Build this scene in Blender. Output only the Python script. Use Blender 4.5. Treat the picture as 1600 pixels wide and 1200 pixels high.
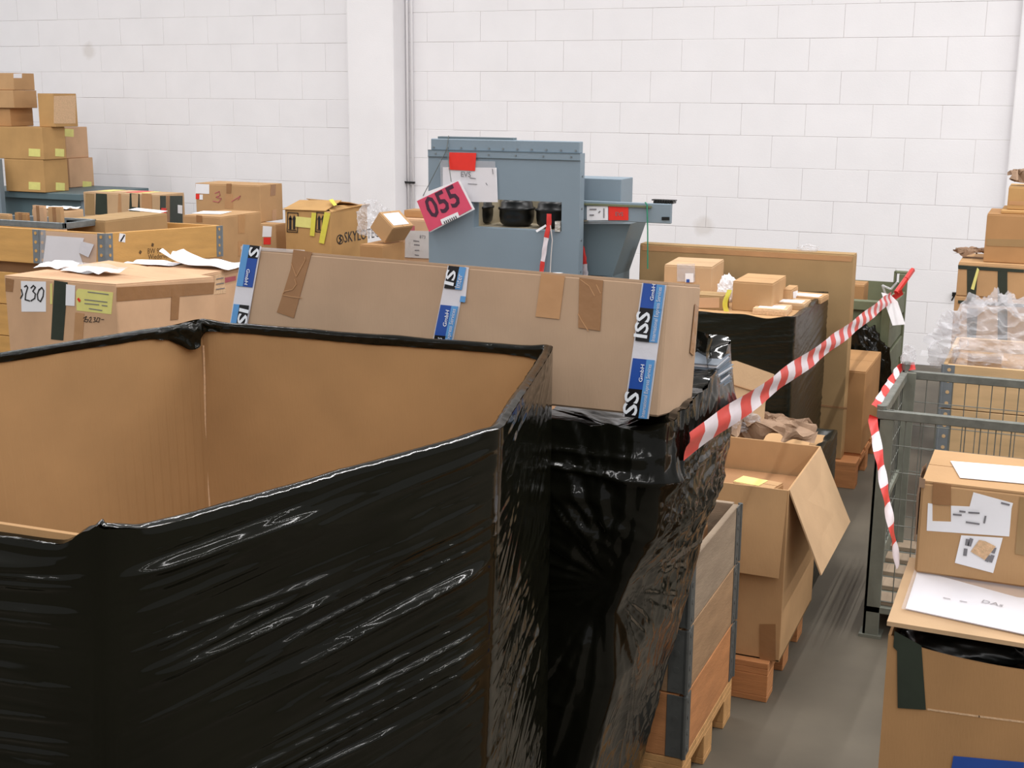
import bpy, bmesh, math, random
import numpy as np
from mathutils import Vector, Matrix
random.seed(7)
for o in list(bpy.data.objects): bpy.data.objects.remove(o)
scn = bpy.context.scene
COL = scn.collection

# ------------------------------------------------------------------ camera
# hall axes: x runs along the block wall (to the right), y runs towards the wall, z up, floor z=0
FPX, CAMH, YAW, ROLL = 2000.0, 2.03, math.radians(23), math.radians(0.45)
PITCH = math.atan((600 - 153) / FPX)
FWD = np.array([-math.sin(YAW) * math.cos(PITCH), math.cos(YAW) * math.cos(PITCH), -math.sin(PITCH)])
R0 = np.array([math.cos(YAW), math.sin(YAW), 0.0]); U0 = np.cross(R0, FWD)
RT = R0 * math.cos(ROLL) + U0 * math.sin(ROLL)
UP = -R0 * math.sin(ROLL) + U0 * math.cos(ROLL)
cam_d = bpy.data.cameras.new('camera'); cam = bpy.data.objects.new('camera', cam_d); COL.objects.link(cam)
cam_d.sensor_width = 36; cam_d.lens = FPX / 1600 * 36; cam_d.clip_start = 0.05; cam_d.clip_end = 100
cam.matrix_world = Matrix(((RT[0], UP[0], -FWD[0], 0), (RT[1], UP[1], -FWD[1], 0), (RT[2], UP[2], -FWD[2], CAMH), (0, 0, 0, 1)))
scn.camera = cam

# ------------------------------------------------------------------ light
vs = scn.view_settings
scn.display_settings.display_device = 'sRGB'
vs.view_transform = 'Standard'; vs.look = 'None'; vs.gamma = 1.0; vs.use_curve_mapping = False
vs.exposure = 0.55
w = bpy.data.worlds.new('hall_light'); scn.world = w; w.use_nodes = True
bg = w.node_tree.nodes['Background']; bg.inputs[0].default_value = (1.0, 0.99, 1.0, 1); bg.inputs[1].default_value = 0.29
def lamp(x, y, z, sx, sy, p, col=(1.0, 0.98, 0.97)):
    l = bpy.data.lights.new('tube_light', 'AREA'); l.shape = 'RECTANGLE'; l.size = sx; l.size_y = sy; l.energy = p; l.color = col
    o = bpy.data.objects.new('tube_light', l); o.location = (x, y, z); COL.objects.link(o)
# continuous tube strips running towards the wall; the rows further into the hall are the brighter ones
for lx, k in ((-12.0, .62), (-9.5, .64), (-7.0, .64), (-4.5, .68), (-2.0, .74), (0.5, .92), (3.0, 1.1), (5.5, 1.1)):
    lamp(lx, -2.4, 4.9, 0.06, 5.2, 54 * k); lamp(lx, 2.1, 4.9, 0.03, 3.4, 26 * k); lamp(lx, 6.2, 4.9, 0.06, 4.6, 84 * k)

# ------------------------------------------------------------------ helpers
O3 = np.array([0, 0, CAMH])
def ray(x, y): return FWD + (x - 800) / FPX * RT - (y - 600) / FPX * UP
def PZ(x, y, z): d = ray(x, y); return O3 + d * (z - CAMH) / d[2]
def PV(x, y, v): d = ray(x, y); return O3 + d * v / d[1]
def PU(x, y, u): d = ray(x, y); return O3 + d * u / d[0]

def lin(c): return tuple(((v / 255) / 12.92 if v / 255 <= .04045 else ((v / 255 + .055) / 1.055) ** 2.4) for v in c)
MATS = {}
def mat(name, rgb, rough=0.6, metal=0.0, var=0.08, scale=6.0, bump=0.0, bscale=60.0, spec=0.5, stretch=(1, 1, 1), coat=0.0, rgb2=None, detail=4.0, bstretch=None):
    if name in MATS: return MATS[name]
    m = bpy.data.materials.new(name); m.use_nodes = True; nt = m.node_tree; N = nt.nodes; L = nt.links
    b = N['Principled BSDF']
    tc = N.new('ShaderNodeTexCoord'); mp = N.new('ShaderNodeMapping'); mp.inputs['Scale'].default_value = stretch
    L.new(tc.outputs['Object'], mp.inputs['Vector'])
    no = N.new('ShaderNodeTexNoise'); no.inputs['Scale'].default_value = scale; no.inputs['Detail'].default_value = detail
    L.new(mp.outputs['Vector'], no.inputs['Vector'])
    mx = N.new('ShaderNodeMix'); mx.data_type = 'RGBA'
    c = np.array(lin(rgb))
    a1 = c * (1 - var) if rgb2 is None else np.array(lin(rgb2)); a2 = np.clip(c * (1 + var), 0, 1)
    mx.inputs[6].default_value = (*a1, 1); mx.inputs[7].default_value = (*a2, 1)
    rm = N.new('ShaderNodeMapRange'); rm.inputs[1].default_value = 0.3; rm.inputs[2].default_value = 0.7
    L.new(no.outputs[0], rm.inputs[0]); L.new(rm.outputs[0], mx.inputs[0])
    L.new(mx.outputs[2], b.inputs['Base Color'])
    b.inputs['Roughness'].default_value = rough; b.inputs['Metallic'].default_value = metal
    b.inputs['Specular IOR Level'].default_value = spec; b.inputs['Coat Weight'].default_value = coat
    if bump:
        n2 = N.new('ShaderNodeTexNoise'); n2.inputs['Scale'].default_value = bscale; n2.inputs['Detail'].default_value = 3
        m2 = N.new('ShaderNodeMapping'); m2.inputs['Scale'].default_value = bstretch or stretch
        L.new(tc.outputs['Object'], m2.inputs['Vector']); L.new(m2.outputs['Vector'], n2.inputs['Vector'])
        bp = N.new('ShaderNodeBump'); bp.inputs['Strength'].default_value = bump; bp.inputs['Distance'].default_value = 0.01
        L.new(n2.outputs[0], bp.inputs['Height']); L.new(bp.outputs[0], b.inputs['Normal'])
    MATS[name] = m; return m
def clear(name, alpha=0.35, tint=(235, 238, 242), rough=0.12, bump=0.4, bscale=40):
    if name in MATS: return MATS[name]
    m = mat(name, tint, rough, 0, 0.03, 20, bump, bscale)
    nt = m.node_tree; N = nt.nodes; L = nt.links; b = N['Principled BSDF']; out = N['Material Output']
    t = N.new('ShaderNodeBsdfTransparent'); mx = N.new('ShaderNodeMixShader'); mx.inputs[0].default_value = alpha
    L.new(t.outputs[0], mx.inputs[1]); L.new(b.outputs[0], mx.inputs[2]); L.new(mx.outputs[0], out.inputs['Surface'])
    return m

def card(name, rgb, **k):
    g_ = sum(rgb) / 3; rgb = tuple(g_ + (c - g_) * .94 for c in rgb)
    return mat('cardboard_' + name, rgb, 0.78, 0, 0.09, 5, 0.08, 220, 0.25, (1, 1, 1), bstretch=(1, 1, 0.15), **k)
CD = card('mid', (186, 146, 102)); CP = card('pale', (194, 160, 122)); CI = card('iss', (180, 150, 122)); CO = card('ochre', (188, 146, 92))
CB = card('brown', (176, 132, 86)); CG = card('olive', (166, 135, 93)); CK = card('pink', (206, 165, 128)); CN = card('inner', (174, 134, 89))
CDK = card('dark', (160, 118, 80))
EDGE = mat('corrugated_edge', (214, 178, 140), 0.8, 0, 0.15, 120, 0.3, 300)
WALLP = mat('white_wall_paint', (240, 238, 240), 0.55, 0, 0.022, 3, 0.10, 90, 0.3)
def wall_stains(m):
    nt = m.node_tree; N = nt.nodes; L = nt.links; b = N['Principled BSDF']
    ge = N.new('ShaderNodeNewGeometry'); 
    for n in N:
        if n.type == 'MAPPING':
            for l in list(n.inputs['Vector'].links): L.remove(l)
            L.new(ge.outputs['Position'], n.inputs['Vector'])
    vo = N.new('ShaderNodeTexVoronoi'); vo.inputs['Scale'].default_value = 1.15; vo.inputs['Randomness'].default_value = 1.0; L.new(ge.outputs['Position'], vo.inputs['Vector'])
    no = N.new('ShaderNodeTexNoise'); no.inputs['Scale'].default_value = 14; L.new(ge.outputs['Position'], no.inputs['Vector'])
    ad = N.new('ShaderNodeMath'); ad.operation = 'MULTIPLY_ADD'; L.new(no.outputs[0], ad.inputs[0]); ad.inputs[1].default_value = .07; L.new(vo.outputs['Distance'], ad.inputs[2])
    mr = N.new('ShaderNodeMapRange'); mr.inputs[1].default_value = .10; mr.inputs[2].default_value = .15; mr.inputs[3].default_value = .55; mr.inputs[4].default_value = 0.0; L.new(ad.outputs[0], mr.inputs[0])
    mx = N.new('ShaderNodeMix'); mx.data_type = 'RGBA'; L.new(mr.outputs[0], mx.inputs[0]); src = b.inputs['Base Color'].links[0].from_socket
    L.new(src, mx.inputs[6]); mx.inputs[7].default_value = (*lin((214, 208, 203)), 1); L.new(mx.outputs[2], b.inputs['Base Color'])
wall_stains(WALLP)
JOINT = mat('wall_joint', (216, 212, 209), 0.8, 0, 0.10, 8, 0.2, 120)
FILM = mat('black_stretch_film', (17, 17, 10), 0.10, 0, 0.3, 3, 0, 30, 0.24)
FILMB = mat('black_crumpled_film', (16, 16, 11), 0.11, 0, 0.3, 3, 0.06, 45, 0.28)
FILMG = mat('dull_black_film', (24, 25, 18), 0.25, 0, 0.3, 3, 0.15, 30, 0.3, (1, 1, 1), bstretch=(1, 1, 5))
WOODO = mat('plywood_ochre', (206, 158, 92), 0.55, 0, 0.10, 4, 0.10, 40, 0.4, (1, 1, 6))
WOODL = mat('plywood_pale', (206, 172, 128), 0.6, 0, 0.10, 4, 0.10, 40, 0.35, (1, 1, 6))
WOODG = mat('wood_grey', (150, 132, 112), 0.75, 0, 0.14, 5, 0.2, 40, 0.3, (1, 1, 7))
WOODR = mat('wood_red', (186, 128, 82), 0.7, 0, 0.16, 5, 0.2, 40, 0.3, (1, 1, 7))
WOODM = mat('wood_mid', (160, 128, 96), 0.7, 0, 0.16, 5, 0.2, 40, 0.3, (1, 1, 7))
WOODP = mat('pallet_wood', (196, 150, 98), 0.75, 0, 0.14, 7, 0.2, 50, 0.3, (3, 3, 3))
GALV = mat('galvanised_steel', (138, 146, 150), 0.45, 0.75, 0.12, 30, 0.05, 80)
HINGD = mat('hinge_dark', (84, 86, 84), 0.55, 0.1, 0.15, 20, 0.05, 80)
HINGB = mat('hinge_steel', (122, 128, 132), 0.5, 0.2, 0.10, 20, 0.05, 80)
CAGE = mat('cage_steel', (122, 124, 117), 0.55, 0.5, 0.16, 25, 0.08, 80)
CAGEG = mat('cage_green_steel', (118, 120, 109), 0.6, 0.2, 0.15, 12, 0.05, 80)
GREEN = mat('olive_green_paint', (108, 114, 88), 0.6, 0, 0.12, 8, 0.05, 80)
GREY = mat('machine_grey_paint', (126, 142, 154), 0.5, 0, 0.03, 4, 0.02, 120, 0.4)
GREYD = mat('machine_grey_dark', (100, 116, 124), 0.5, 0, 0.04, 4, 0.02, 120, 0.4)
TEAL = mat('bench_steel', (92, 112, 118), 0.5, 0.1, 0.06, 4)
STEEL = mat('bench_post', (128, 142, 152), 0.5, 0.1, 0.05, 4)
BLACK = mat('black_rubber', (18, 19, 18), 0.35, 0, 0.2, 10)
DARK = mat('dark_ink', (30, 28, 30), 0.6, 0, 0.1, 10)
GINK = mat('grey_ink', (120, 118, 122), 0.6, 0, 0.1, 10)
INK = mat('stencil_ink', (92, 68, 40), 0.7, 0, 0.2, 60)
PAPER = mat('white_paper', (236, 236, 240), 0.6, 0, 0.02, 10, 0.03, 40)
YELL = mat('yellow_label', (222, 216, 130), 0.6, 0, 0.05, 20)
YELT = mat('yellow_tape', (216, 208, 84), 0.4, 0, 0.05, 20)
BTAPE = mat('brown_tape', (152, 112, 76), 0.25, 0, 0.05, 10, 0.25, 25, 0.5)
CTAPE = mat('tan_tape', (184, 140, 98), 0.3, 0, 0.05, 10, 0.15, 25, 0.5)
OTAPE = mat('olive_tape', (158, 128, 88), 0.3, 0, 0.05, 10, 0.15, 25, 0.5)
GTAPE = mat('dark_green_tape', (44, 52, 42), 0.4, 0, 0.12, 10, 0.1, 30)
BLUE = mat('tape_blue', (40, 78, 158), 0.25, 0, 0.05, 20)
LBLU = mat('tape_light_blue', (92, 150, 204), 0.25, 0, 0.05, 20)
BLK = mat('tape_black', (22, 20, 22), 0.25, 0, 0.05, 20)
WTAPE = mat('tape_white', (214, 212, 218), 0.25, 0, 0.03, 20, 0.08, 60)
WINK = mat('white_ink', (228, 232, 238), 0.4, 0, 0.02, 20)
RED = mat('red_label', (226, 52, 42), 0.3, 0, 0.05, 20, 0.05, 30)
BRED = mat('barrier_red', (212, 62, 58), 0.4, 0, 0.06, 20)
BWHI = mat('barrier_white', (226, 216, 222), 0.4, 0, 0.04, 20)
PINK = mat('pink_card', (214, 78, 108), 0.35, 0, 0.05, 10)
PINKP = mat('pink_print', (186, 96, 104), 0.6, 0, 0.08, 30)
CONC = mat('concrete_floor', (98, 91, 79), 0.62, 0, 0.2, 2.5, 0.02, 40, 0.3)
CLEAR = clear('clear_film', 0.30); CLEARB = clear('clear_bag', 0.30, (226, 226, 230), 0.10, 0.5, 45); SLEEVE = clear('plastic_sleeve', 0.18, (230, 225, 228), 0.12, 0.02, 12)
TWINE = mat('grey_cord', (92, 98, 96), 0.7); WCORD = mat('white_cord', (222, 212, 206), 0.7); GCORD = mat('green_cord', (36, 128, 98), 0.6)
PURP = mat('purple_cloth', (78, 74, 150), 0.8, 0, 0.15, 40, 0.3, 60)
KRAFT = mat('kraft_paper', (150, 122, 98), 0.75, 0, 0.1, 12, 0.3, 40)
GDOC = mat('slate_binder', (112, 122, 134), 0.4, 0, 0.1, 20)
INSIDE = mat('hatch_inside', (168, 156, 132), 0.7, 0, 0.12, 10)

def obj(name, verts, faces, m, parent=None, smooth=False, mi=None):
    me = bpy.data.meshes.new(name); me.from_pydata([tuple(map(float, v)) for v in verts], [], faces)
    for k in (m if isinstance(m, (list, tuple)) else [m]): me.materials.append(k)
    if mi is not None: me.polygons.foreach_set('material_index', mi)
    if smooth: me.polygons.foreach_set('use_smooth', [True] * len(me.polygons))
    o = bpy.data.objects.new(name, me); COL.objects.link(o); o.parent = parent
    return o
def tag(o, label, cat, group=None, kind=None):
    if label: o['label'] = label
    if cat: o['category'] = cat
    if group: o['group'] = group
    if kind: o['kind'] = kind
    return o
class MB:
    def __init__(s): s.v = []; s.f = []
    def add(s, vs, fs):
        n = len(s.v); s.v += [tuple(map(float, p)) for p in vs]; s.f += [tuple(i + n for i in f) for f in fs]; return s
    def box(s, a, b):
        x0, y0, z0 = a; x1, y1, z1 = b
        return s.add([(x0, y0, z0), (x1, y0, z0), (x1, y1, z0), (x0, y1, z0), (x0, y0, z1), (x1, y0, z1), (x1, y1, z1), (x0, y1, z1)],
                     [(0, 3, 2, 1), (4, 5, 6, 7), (0, 1, 5, 4), (1, 2, 6, 5), (2, 3, 7, 6), (3, 0, 4, 7)])
    def cyl(s, p, q, r, n=10, r2=None):
        p = Vector(p); q = Vector(q); d = (q - p).normalized(); a = d.orthogonal().normalized(); b = d.cross(a); r2 = r if r2 is None else r2
        ps = [p + (a * math.cos(t) + b * math.sin(t)) * r for t in [2 * math.pi * i / n for i in range(n)]]
        qs = [q + (a * math.cos(t) + b * math.sin(t)) * r2 for t in [2 * math.pi * i / n for i in range(n)]]
        return s.add(ps + qs, [(i, (i + 1) % n, n + (i + 1) % n, n + i) for i in range(n)] + [tuple(range(n))[::-1], tuple(range(n, 2 * n))])
    def tube(s, pts, r, n=6):
        for a, b in zip(pts[:-1], pts[1:]): s.cyl(a, b, r, n)
        return s
    def build(s, name, m, parent=None, bevel=0, smooth=False, seg=1):
        o = obj(name, s.v, s.f, m, parent, smooth)
        if bevel: bev(o, bevel, seg)
        return o
def bev(o, wd, seg=1):
    bm = bmesh.new(); bm.from_mesh(o.data)
    bmesh.ops.bevel(bm, geom=[e for e in bm.edges], offset=wd, segments=seg, affect='EDGES', profile=0.5)
    bm.to_mesh(o.data); bm.free()
def empty(name, loc, rz=0):
    o = bpy.data.objects.new(name, None); COL.objects.link(o); o.location = tuple(map(float, loc)); o.rotation_euler = (0, 0, rz); o.empty_display_size = .1
    return o

# ---- value noise (numpy)
_T = np.random.RandomState(3).rand(8, 256, 256)
def vn(x, y, k=0):
    x = np.asarray(x, float); y = np.asarray(y, float); xi = np.floor(x).astype(int); yi = np.floor(y).astype(int); fx = x - xi; fy = y - yi
    fx = fx * fx * (3 - 2 * fx); fy = fy * fy * (3 - 2 * fy); t = _T[k % 8]
    g = lambda a, b: t[a % 256, b % 256]
    return (g(xi, yi) * (1 - fx) + g(xi + 1, yi) * fx) * (1 - fy) + (g(xi, yi + 1) * (1 - fx) + g(xi + 1, yi + 1) * fx) * fy
def ridge(x, y, k=0, p=2.0): return (1 - np.abs(2 * vn(x, y, k) - 1)) ** p
def grid(name, P, m, parent=None, wrap=False, smooth=True):
    nr, nc, _ = P.shape; me = bpy.data.meshes.new(name)
    idx = np.arange(nr * nc).reshape(nr, nc)
    a = idx[:-1]; b = idx[1:]
    if wrap: a2 = np.roll(a, -1, 1); b2 = np.roll(b, -1, 1)
    else: a, a2 = a[:, :-1], a[:, 1:]; b, b2 = b[:, :-1], b[:, 1:]
    q = np.stack([a, a2, b2, b], -1).reshape(-1, 4)
    me.vertices.add(nr * nc); me.vertices.foreach_set('co', P.astype(np.float32).ravel())
    me.loops.add(q.size); me.loops.foreach_set('vertex_index', q.ravel().astype(np.int32))
    me.polygons.add(len(q)); me.polygons.foreach_set('loop_start', np.arange(0, q.size, 4, dtype=np.int32))
    me.polygons.foreach_set('use_smooth', np.full(len(q), smooth))
    me.update(calc_edges=True); me.validate(); me.materials.append(m)
    o = bpy.data.objects.new(name, me); COL.objects.link(o); o.parent = parent
    return o

# ---- cartons and things with flat faces
class Box:
    """root Empty at the front left bottom corner; local x right, y to the wall, z up"""
    def __init__(s, name, label, cat, origin, w, d, h, rot=0, group=None):
        s.root = empty(name, origin, rot); tag(s.root, label, cat, group); s.w, s.d, s.h = w, d, h
        s.M = Matrix.Translation(Vector(map(float, origin))) @ Matrix.Rotation(rot, 4, 'Z'); s.Mi = s.M.inverted()
        s.k = 0
    def frame(s, f):   # origin, a, b, n of a face
        w, d, h = s.w, s.d, s.h
        return {'F': ((0, 0, 0), (1, 0, 0), (0, 0, 1), (0, -1, 0)), 'R': ((w, 0, 0), (0, 1, 0), (0, 0, 1), (1, 0, 0)),
                'T': ((0, 0, h), (1, 0, 0), (0, 1, 0), (0, 0, 1)), 'L': ((0, d, 0), (0, -1, 0), (0, 0, 1), (-1, 0, 0))}[f]
    def ab(s, f, x, y):
        o, a, b, n = (Vector(t) for t in s.frame(f))
        ro = s.Mi @ Vector((0, 0, CAMH)); rd = s.Mi.to_3x3() @ Vector(map(float, ray(x, y)))
        t = (o - ro).dot(n) / rd.dot(n); p = ro + rd * t - o
        return (p.dot(a), p.dot(b))
    def at(s, f, a, b, n=0):
        o, A, B, N = (Vector(t) for t in s.frame(f)); return o + A * a + B * b + N * n
    def poly(s, f, px, m, name, t=0.0012, parent=None, label=None, metres=False, lift=0.0):
        s.k += 1; n0 = lift + 0.0004 * (s.k % 5)
        q = px if metres else [s.ab(f, *p) for p in px]
        lo = [s.at(f, a, b, n0) for a, b in q]; hi = [s.at(f, a, b, n0 + t) for a, b in q]; n = len(q)
        o = obj(name, lo + hi, [tuple(range(n, 2 * n)), tuple(range(n))[::-1]] + [(i, (i + 1) % n, n + (i + 1) % n, n + i) for i in range(n)], m, parent or s.root)
        if label: o['label'] = label
        return o
    def rect(s, f, x0, y0, x1, y1, m, name, **k): return s.poly(f, [(x0, y1), (x1, y1), (x1, y0), (x0, y0)], m, name, **k)
    def text(s, f, st, p0, p1, m, name='lettering', parent=None, bold=0.0, lift=0.003, sy=1.0):
        a0 = s.ab(f, *p0); a1 = s.ab(f, *p1)
        return s.textm(f, st, a0, a1, m, name, parent, bold, lift, sy)
    def textm(s, f, st, a0, a1, m, name='lettering', parent=None, bold=0.0, lift=0.003, sy=1.0):
        cu = bpy.data.curves.new(name, 'FONT'); cu.body = st; cu.size = 1; cu.extrude = 0.002; cu.offset = bold; cu.resolution_u = 2
        to = bpy.data.objects.new(name, cu); me = bpy.data.meshes.new_from_object(to); bpy.data.objects.remove(to)
        co = np.empty(len(me.vertices) * 3); me.vertices.foreach_get('co', co); co = co.reshape(-1, 3)
        x0, x1 = co[:, 0].min(), co[:, 0].max(); da = np.array(a1) - np.array(a0); ln = np.hypot(*da); sc = ln / (x1 - x0); e = da / ln; g = np.array([-e[1], e[0]])
        out = []
        for x, y, z in co:
            r = np.array(a0) + e * (x - x0) * sc + g * y * sc * sy; out.append(tuple(s.at(f, r[0], r[1], lift + z * 0.05)))
        me.vertices.foreach_set('co', np.array(out).ravel()); me.materials.clear(); me.materials.append(m); me.update()
        o = bpy.data.objects.new(name, me); COL.objects.link(o); o.parent = parent or s.root
        return o
    def stroke(s, f, lines, wd, m, name='handwriting', parent=None, lift=0.003, metres=False):
        mb = MB()
        for pl in lines:
            q = [np.array(p if metres else s.ab(f, *p)) for p in pl]
            for p, r in zip(q[:-1], q[1:]):
                e = r - p; l = np.hypot(*e)
                if l < 1e-6: continue
                e = e / l; g = np.array([-e[1], e[0]]) * wd / 2; e = e * wd * .3
                cs = [p - g - e, r - g + e, r + g + e, p + g - e]
                mb.add([s.at(f, c[0], c[1], lift) for c in cs] + [s.at(f, c[0], c[1], lift + .0006) for c in cs],
                       [(3, 2, 1, 0), (4, 5, 6, 7), (0, 1, 5, 4), (1, 2, 6, 5), (2, 3, 7, 6), (3, 0, 4, 7)])
        o = mb.build(name, m, parent or s.root)
        if len(lines) > 1: o['kind'] = 'stuff'
        return o
    def body(s, m, dz=(0, 0, 0, 0), flaps=True, name='body', bevel=0.004, bow=0.0):
        w, d, h = s.w, s.d, s.h; t = 0.004 if flaps else 0
        z = [h - t + k for k in dz]
        v = [(0, 0, 0), (w, 0, 0), (w, d, 0), (0, d, 0), (0, 0, z[0]), (w, 0, z[1]), (w, d, z[2]), (0, d, z[3])]
        o = obj(name, v, [(0, 3, 2, 1), (4, 5, 6, 7), (0, 1, 5, 4), (1, 2, 6, 5), (2, 3, 7, 6), (3, 0, 4, 7)], m, s.root)
        bev(o, min(bevel, h * .2))
        if flaps:
            e = .002
            def zz(x, y): u_, v_ = x / w, y / d; return (z[0] * (1 - u_) + z[1] * u_) * (1 - v_) + (z[3] * (1 - u_) + z[2] * u_) * v_
            for y0, y1 in ((e, d / 2 - .002), (d / 2 + .002, d - e)):
                c = [(e, y0), (w - e, y0), (w - e, y1), (e, y1)]
                obj('flap', [(x, y, zz(x, y) - .001) for x, y in c] + [(x, y, zz(x, y) + t) for x, y in c],
                    [(3, 2, 1, 0), (4, 5, 6, 7), (0, 1, 5, 4), (1, 2, 6, 5), (2, 3, 7, 6), (3, 0, 4, 7)], m, s.root)
        return o
def fit(v, xl, xc, xr, yt, yb, rot=0.0, base=None, d=None):
    C = PV(xc, yt, v); e1 = -np.array([math.cos(rot), math.sin(rot)]); e2 = np.array([-math.sin(rot), math.cos(rot)])
    def cut(x, e):
        g = ray(x, yt)[:2]; A = np.array([[e[0], -g[0]], [e[1], -g[1]]]); return np.linalg.solve(A, -C[:2])[0]
    wd = cut(xl, e1); dd = d if d is not None else cut(xr, e2)
    zb = base if base is not None else PV(xc, yb, v)[2]
    org = (*(C[:2] + e1 * wd), zb)
    return org, wd, dd, C[2] - zb
def carton(label, v, xl, xc, xr, yt, yb, m, rot=0, base=None, d=None, cat='carton', name='cardboard_carton', group=None, dz=(0, 0, 0, 0), flaps=True, bevel=.004):
    org, wd, dd, hh = fit(v, xl, xc, xr, yt, yb, math.radians(rot), base, d)
    b = Box(name, label, cat, org, wd, dd, hh, math.radians(rot), group); b.body(m, dz, flaps, bevel=bevel)
    return b
def pallet(x0, y0, x1, y1, label, along='x', m=None):
    m = m or WOODP
    r = empty('wooden_pallet', (x0, y0, 0)); tag(r, label, 'pallet', 'pallets under the goods'); w, d = x1 - x0, y1 - y0
    if along == 'y': L, W = d, w
    else: L, W = w, d
    def bx(a, b, name):
        (l0, w0, z0), (l1, w1, z1) = a, b
        if along == 'y': p, q = (w0, l0, z0), (w1, l1, z1)
        else: p, q = (l0, w0, z0), (l1, w1, z1)
        MB().box(p, q).build(name, m, r, 0.002)
    for i, bw in enumerate((.145, .1, .145, .1, .145)):   # top boards run the long way
        c = .0725 + (W - .145) * i / 4; bx((0, c - bw / 2, .122), (L, c + bw / 2, .144), 'deck_board')
    for l in (0, L / 2 - .0725, L - .145): bx((l, 0, .1), (l + .145, W, .122), 'cross_board')
    for l in (0, L / 2 - .0725, L - .145):
        for c in (0, W / 2 - .05, W - .1): bx((l, c, .022), (l + .145, c + .1, .1), 'block')
    for c in (0, W / 2 - .05, W - .1): bx((0, c, 0), (L, c + .1, .022), 'skid_board')
    return r
def collar(x0, y0, x1, y1, z0, h, m, label, group=None, midhinge=False, msides=None, hm=None):
    HING = hm or HINGB
    """wooden pallet collar: boards and riveted steel corner hinges"""
    r = empty('pallet_collar', (x0, y0, z0)); tag(r, label, 'pallet collar', group); w, d = x1 - x0, y1 - y0; t = .02
    ms = msides or (m, m, m, m); g = .002
    for k, (a, b) in enumerate((((t, 0, g), (w - t, t, h - g)), ((w - t, t, g), (w, d - t, h - g)), ((t, d - t, g), (w - t, d, h - g)), ((0, t, g), (t, d - t, h - g)))):
        MB().box(a, b).build('board', ms[k], r, .002)
    def plate(axis, p, lo, hi, out):
        # plate with round rivet heads and dark holes
        e = .003
        if axis == 'F': a, b = (lo, out - e, .004), (hi, out + .001, h - .004)
        else: a, b = (out - .001, lo, .004), (out + e, hi, h - .004)
        pl = MB().box(a, b).build('hinge_plate', HING, r, .001)
        mb = MB(); n = 4
        for i in range(n):
            z = h * (i + .5) / n; c = (lo + hi) / 2
            if axis == 'F': mb.cyl((c, out - e - .0015, z), (c, out, z), .009, 10)
            else: mb.cyl((out, c, z), (out + e + .0015, c, z), .009, 10)
        mb.build('hinge_hole', hm or m, pl)
    hw = .05
    for x, s in ((t * .2, 0), (w - hw - t * .2, 1)): plate('F', 0, x, x + hw, 0)
    plate('R', 0, t * .2, hw + t * .2, w); plate('R', 0, d - hw - t * .2, d - t * .2, w)
    for cx, cy in ((0, 0), (w, 0), (w, d), (0, d)): MB().cyl((cx, cy, .004), (cx, cy, h - .004), .008, 8).build('hinge_pin', HING, r)
    if midhinge: plate('F', 0, midhinge - .09, midhinge - .045, 0); plate('F', 0, midhinge - .043, midhinge + .002, 0)
    return r

# ------------------------------------------------------------------ setting
WV = 10.36
MB().box((-16, -6, -.2), (8, WV, 0)).build('floor', CONC)
tag(bpy.data.objects['floor'], 'grey smooth concrete hall floor', None, None, 'structure')
BT = .03
wall = MB().box((-16, WV + .004, 0), (8, WV + .3, 6.4)).build('wall_back', JOINT); tag(wall, 'white painted block wall of the hall', None, None, 'structure')
PX0, PX1 = -5.90, -5.436
# pillar protrusion from its visible right reveal
PVF = float(PX1 / (PV(615, 100, 1.0)[0]))
bw, bh, g = .511, .25, .0022
rng = random.Random(4); cache = {}
def block(x0, x1, z0):
    x0 += g / 2; x1 -= g / 2; k = round(x1 - x0, 3)
    if k not in cache:
        mb = MB().box((0, -.0, 0), (x1 - x0, BT, bh - g)); o = mb.build('block', WALLP, wall, .0018); cache[k] = o.data
    else:
        o = bpy.data.objects.new('block', cache[k]); COL.objects.link(o); o.parent = wall
    o.location = (x0, WV + rng.uniform(-.0012, .0012) , z0 + g / 2)
for r in range(13):
    z = r * bh
    for lo, hi, ph in ((-11.2, PX0 + .02, -7.03), (PX1 - .02, -.36, -2.675)):
        off = ph + (bw / 2 if (r % 2 == (1 if ph < -5 else 1)) else 0)
        k = math.floor((lo - off) / bw); x = off + k * bw
        while x < hi:
            a, b = max(x, lo), min(x + bw, hi)
            if b - a > .03: block(a, b, z)
            x += bw
pil = MB().box((PX0 - .0, PVF, 0), (PX1, WV + .01, 6.4)).build('trim_1', WALLP, None, .012, seg=2); tag(pil, 'white concrete pillar standing out from the block wall', None, None, 'structure')
pil2 = MB().box((-.385, WV - .12, 0), (.25, WV + .01, 6.4)).build('trim_2', WALLP, None, .012, seg=2); tag(pil2, 'white pillar at the right end of the wall', None, None, 'structure')
con = empty('conduit_pipe', (PX1 + .02, WV - .02, 0)); tag(con, 'thin white vertical conduit pipe in the corner beside the pillar', 'pipe')
MB().cyl((0, 0, 0), (0, 0, 6.2), .012, 10).build('pipe', WALLP, con, smooth=True)
MB().cyl((.045, 0, 0), (.045, 0, 6.2), .012, 10).build('pipe', WALLP, con, smooth=True)
zc = PV(627, 284, WV)[2]
MB().box((-.03, -.03, zc - .01), (.075, -.014, zc + .008)).cyl((-.05, -.035, zc + .012), (.03, -.03, zc - .006), .006).build('clamp', BLACK, con)

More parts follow.
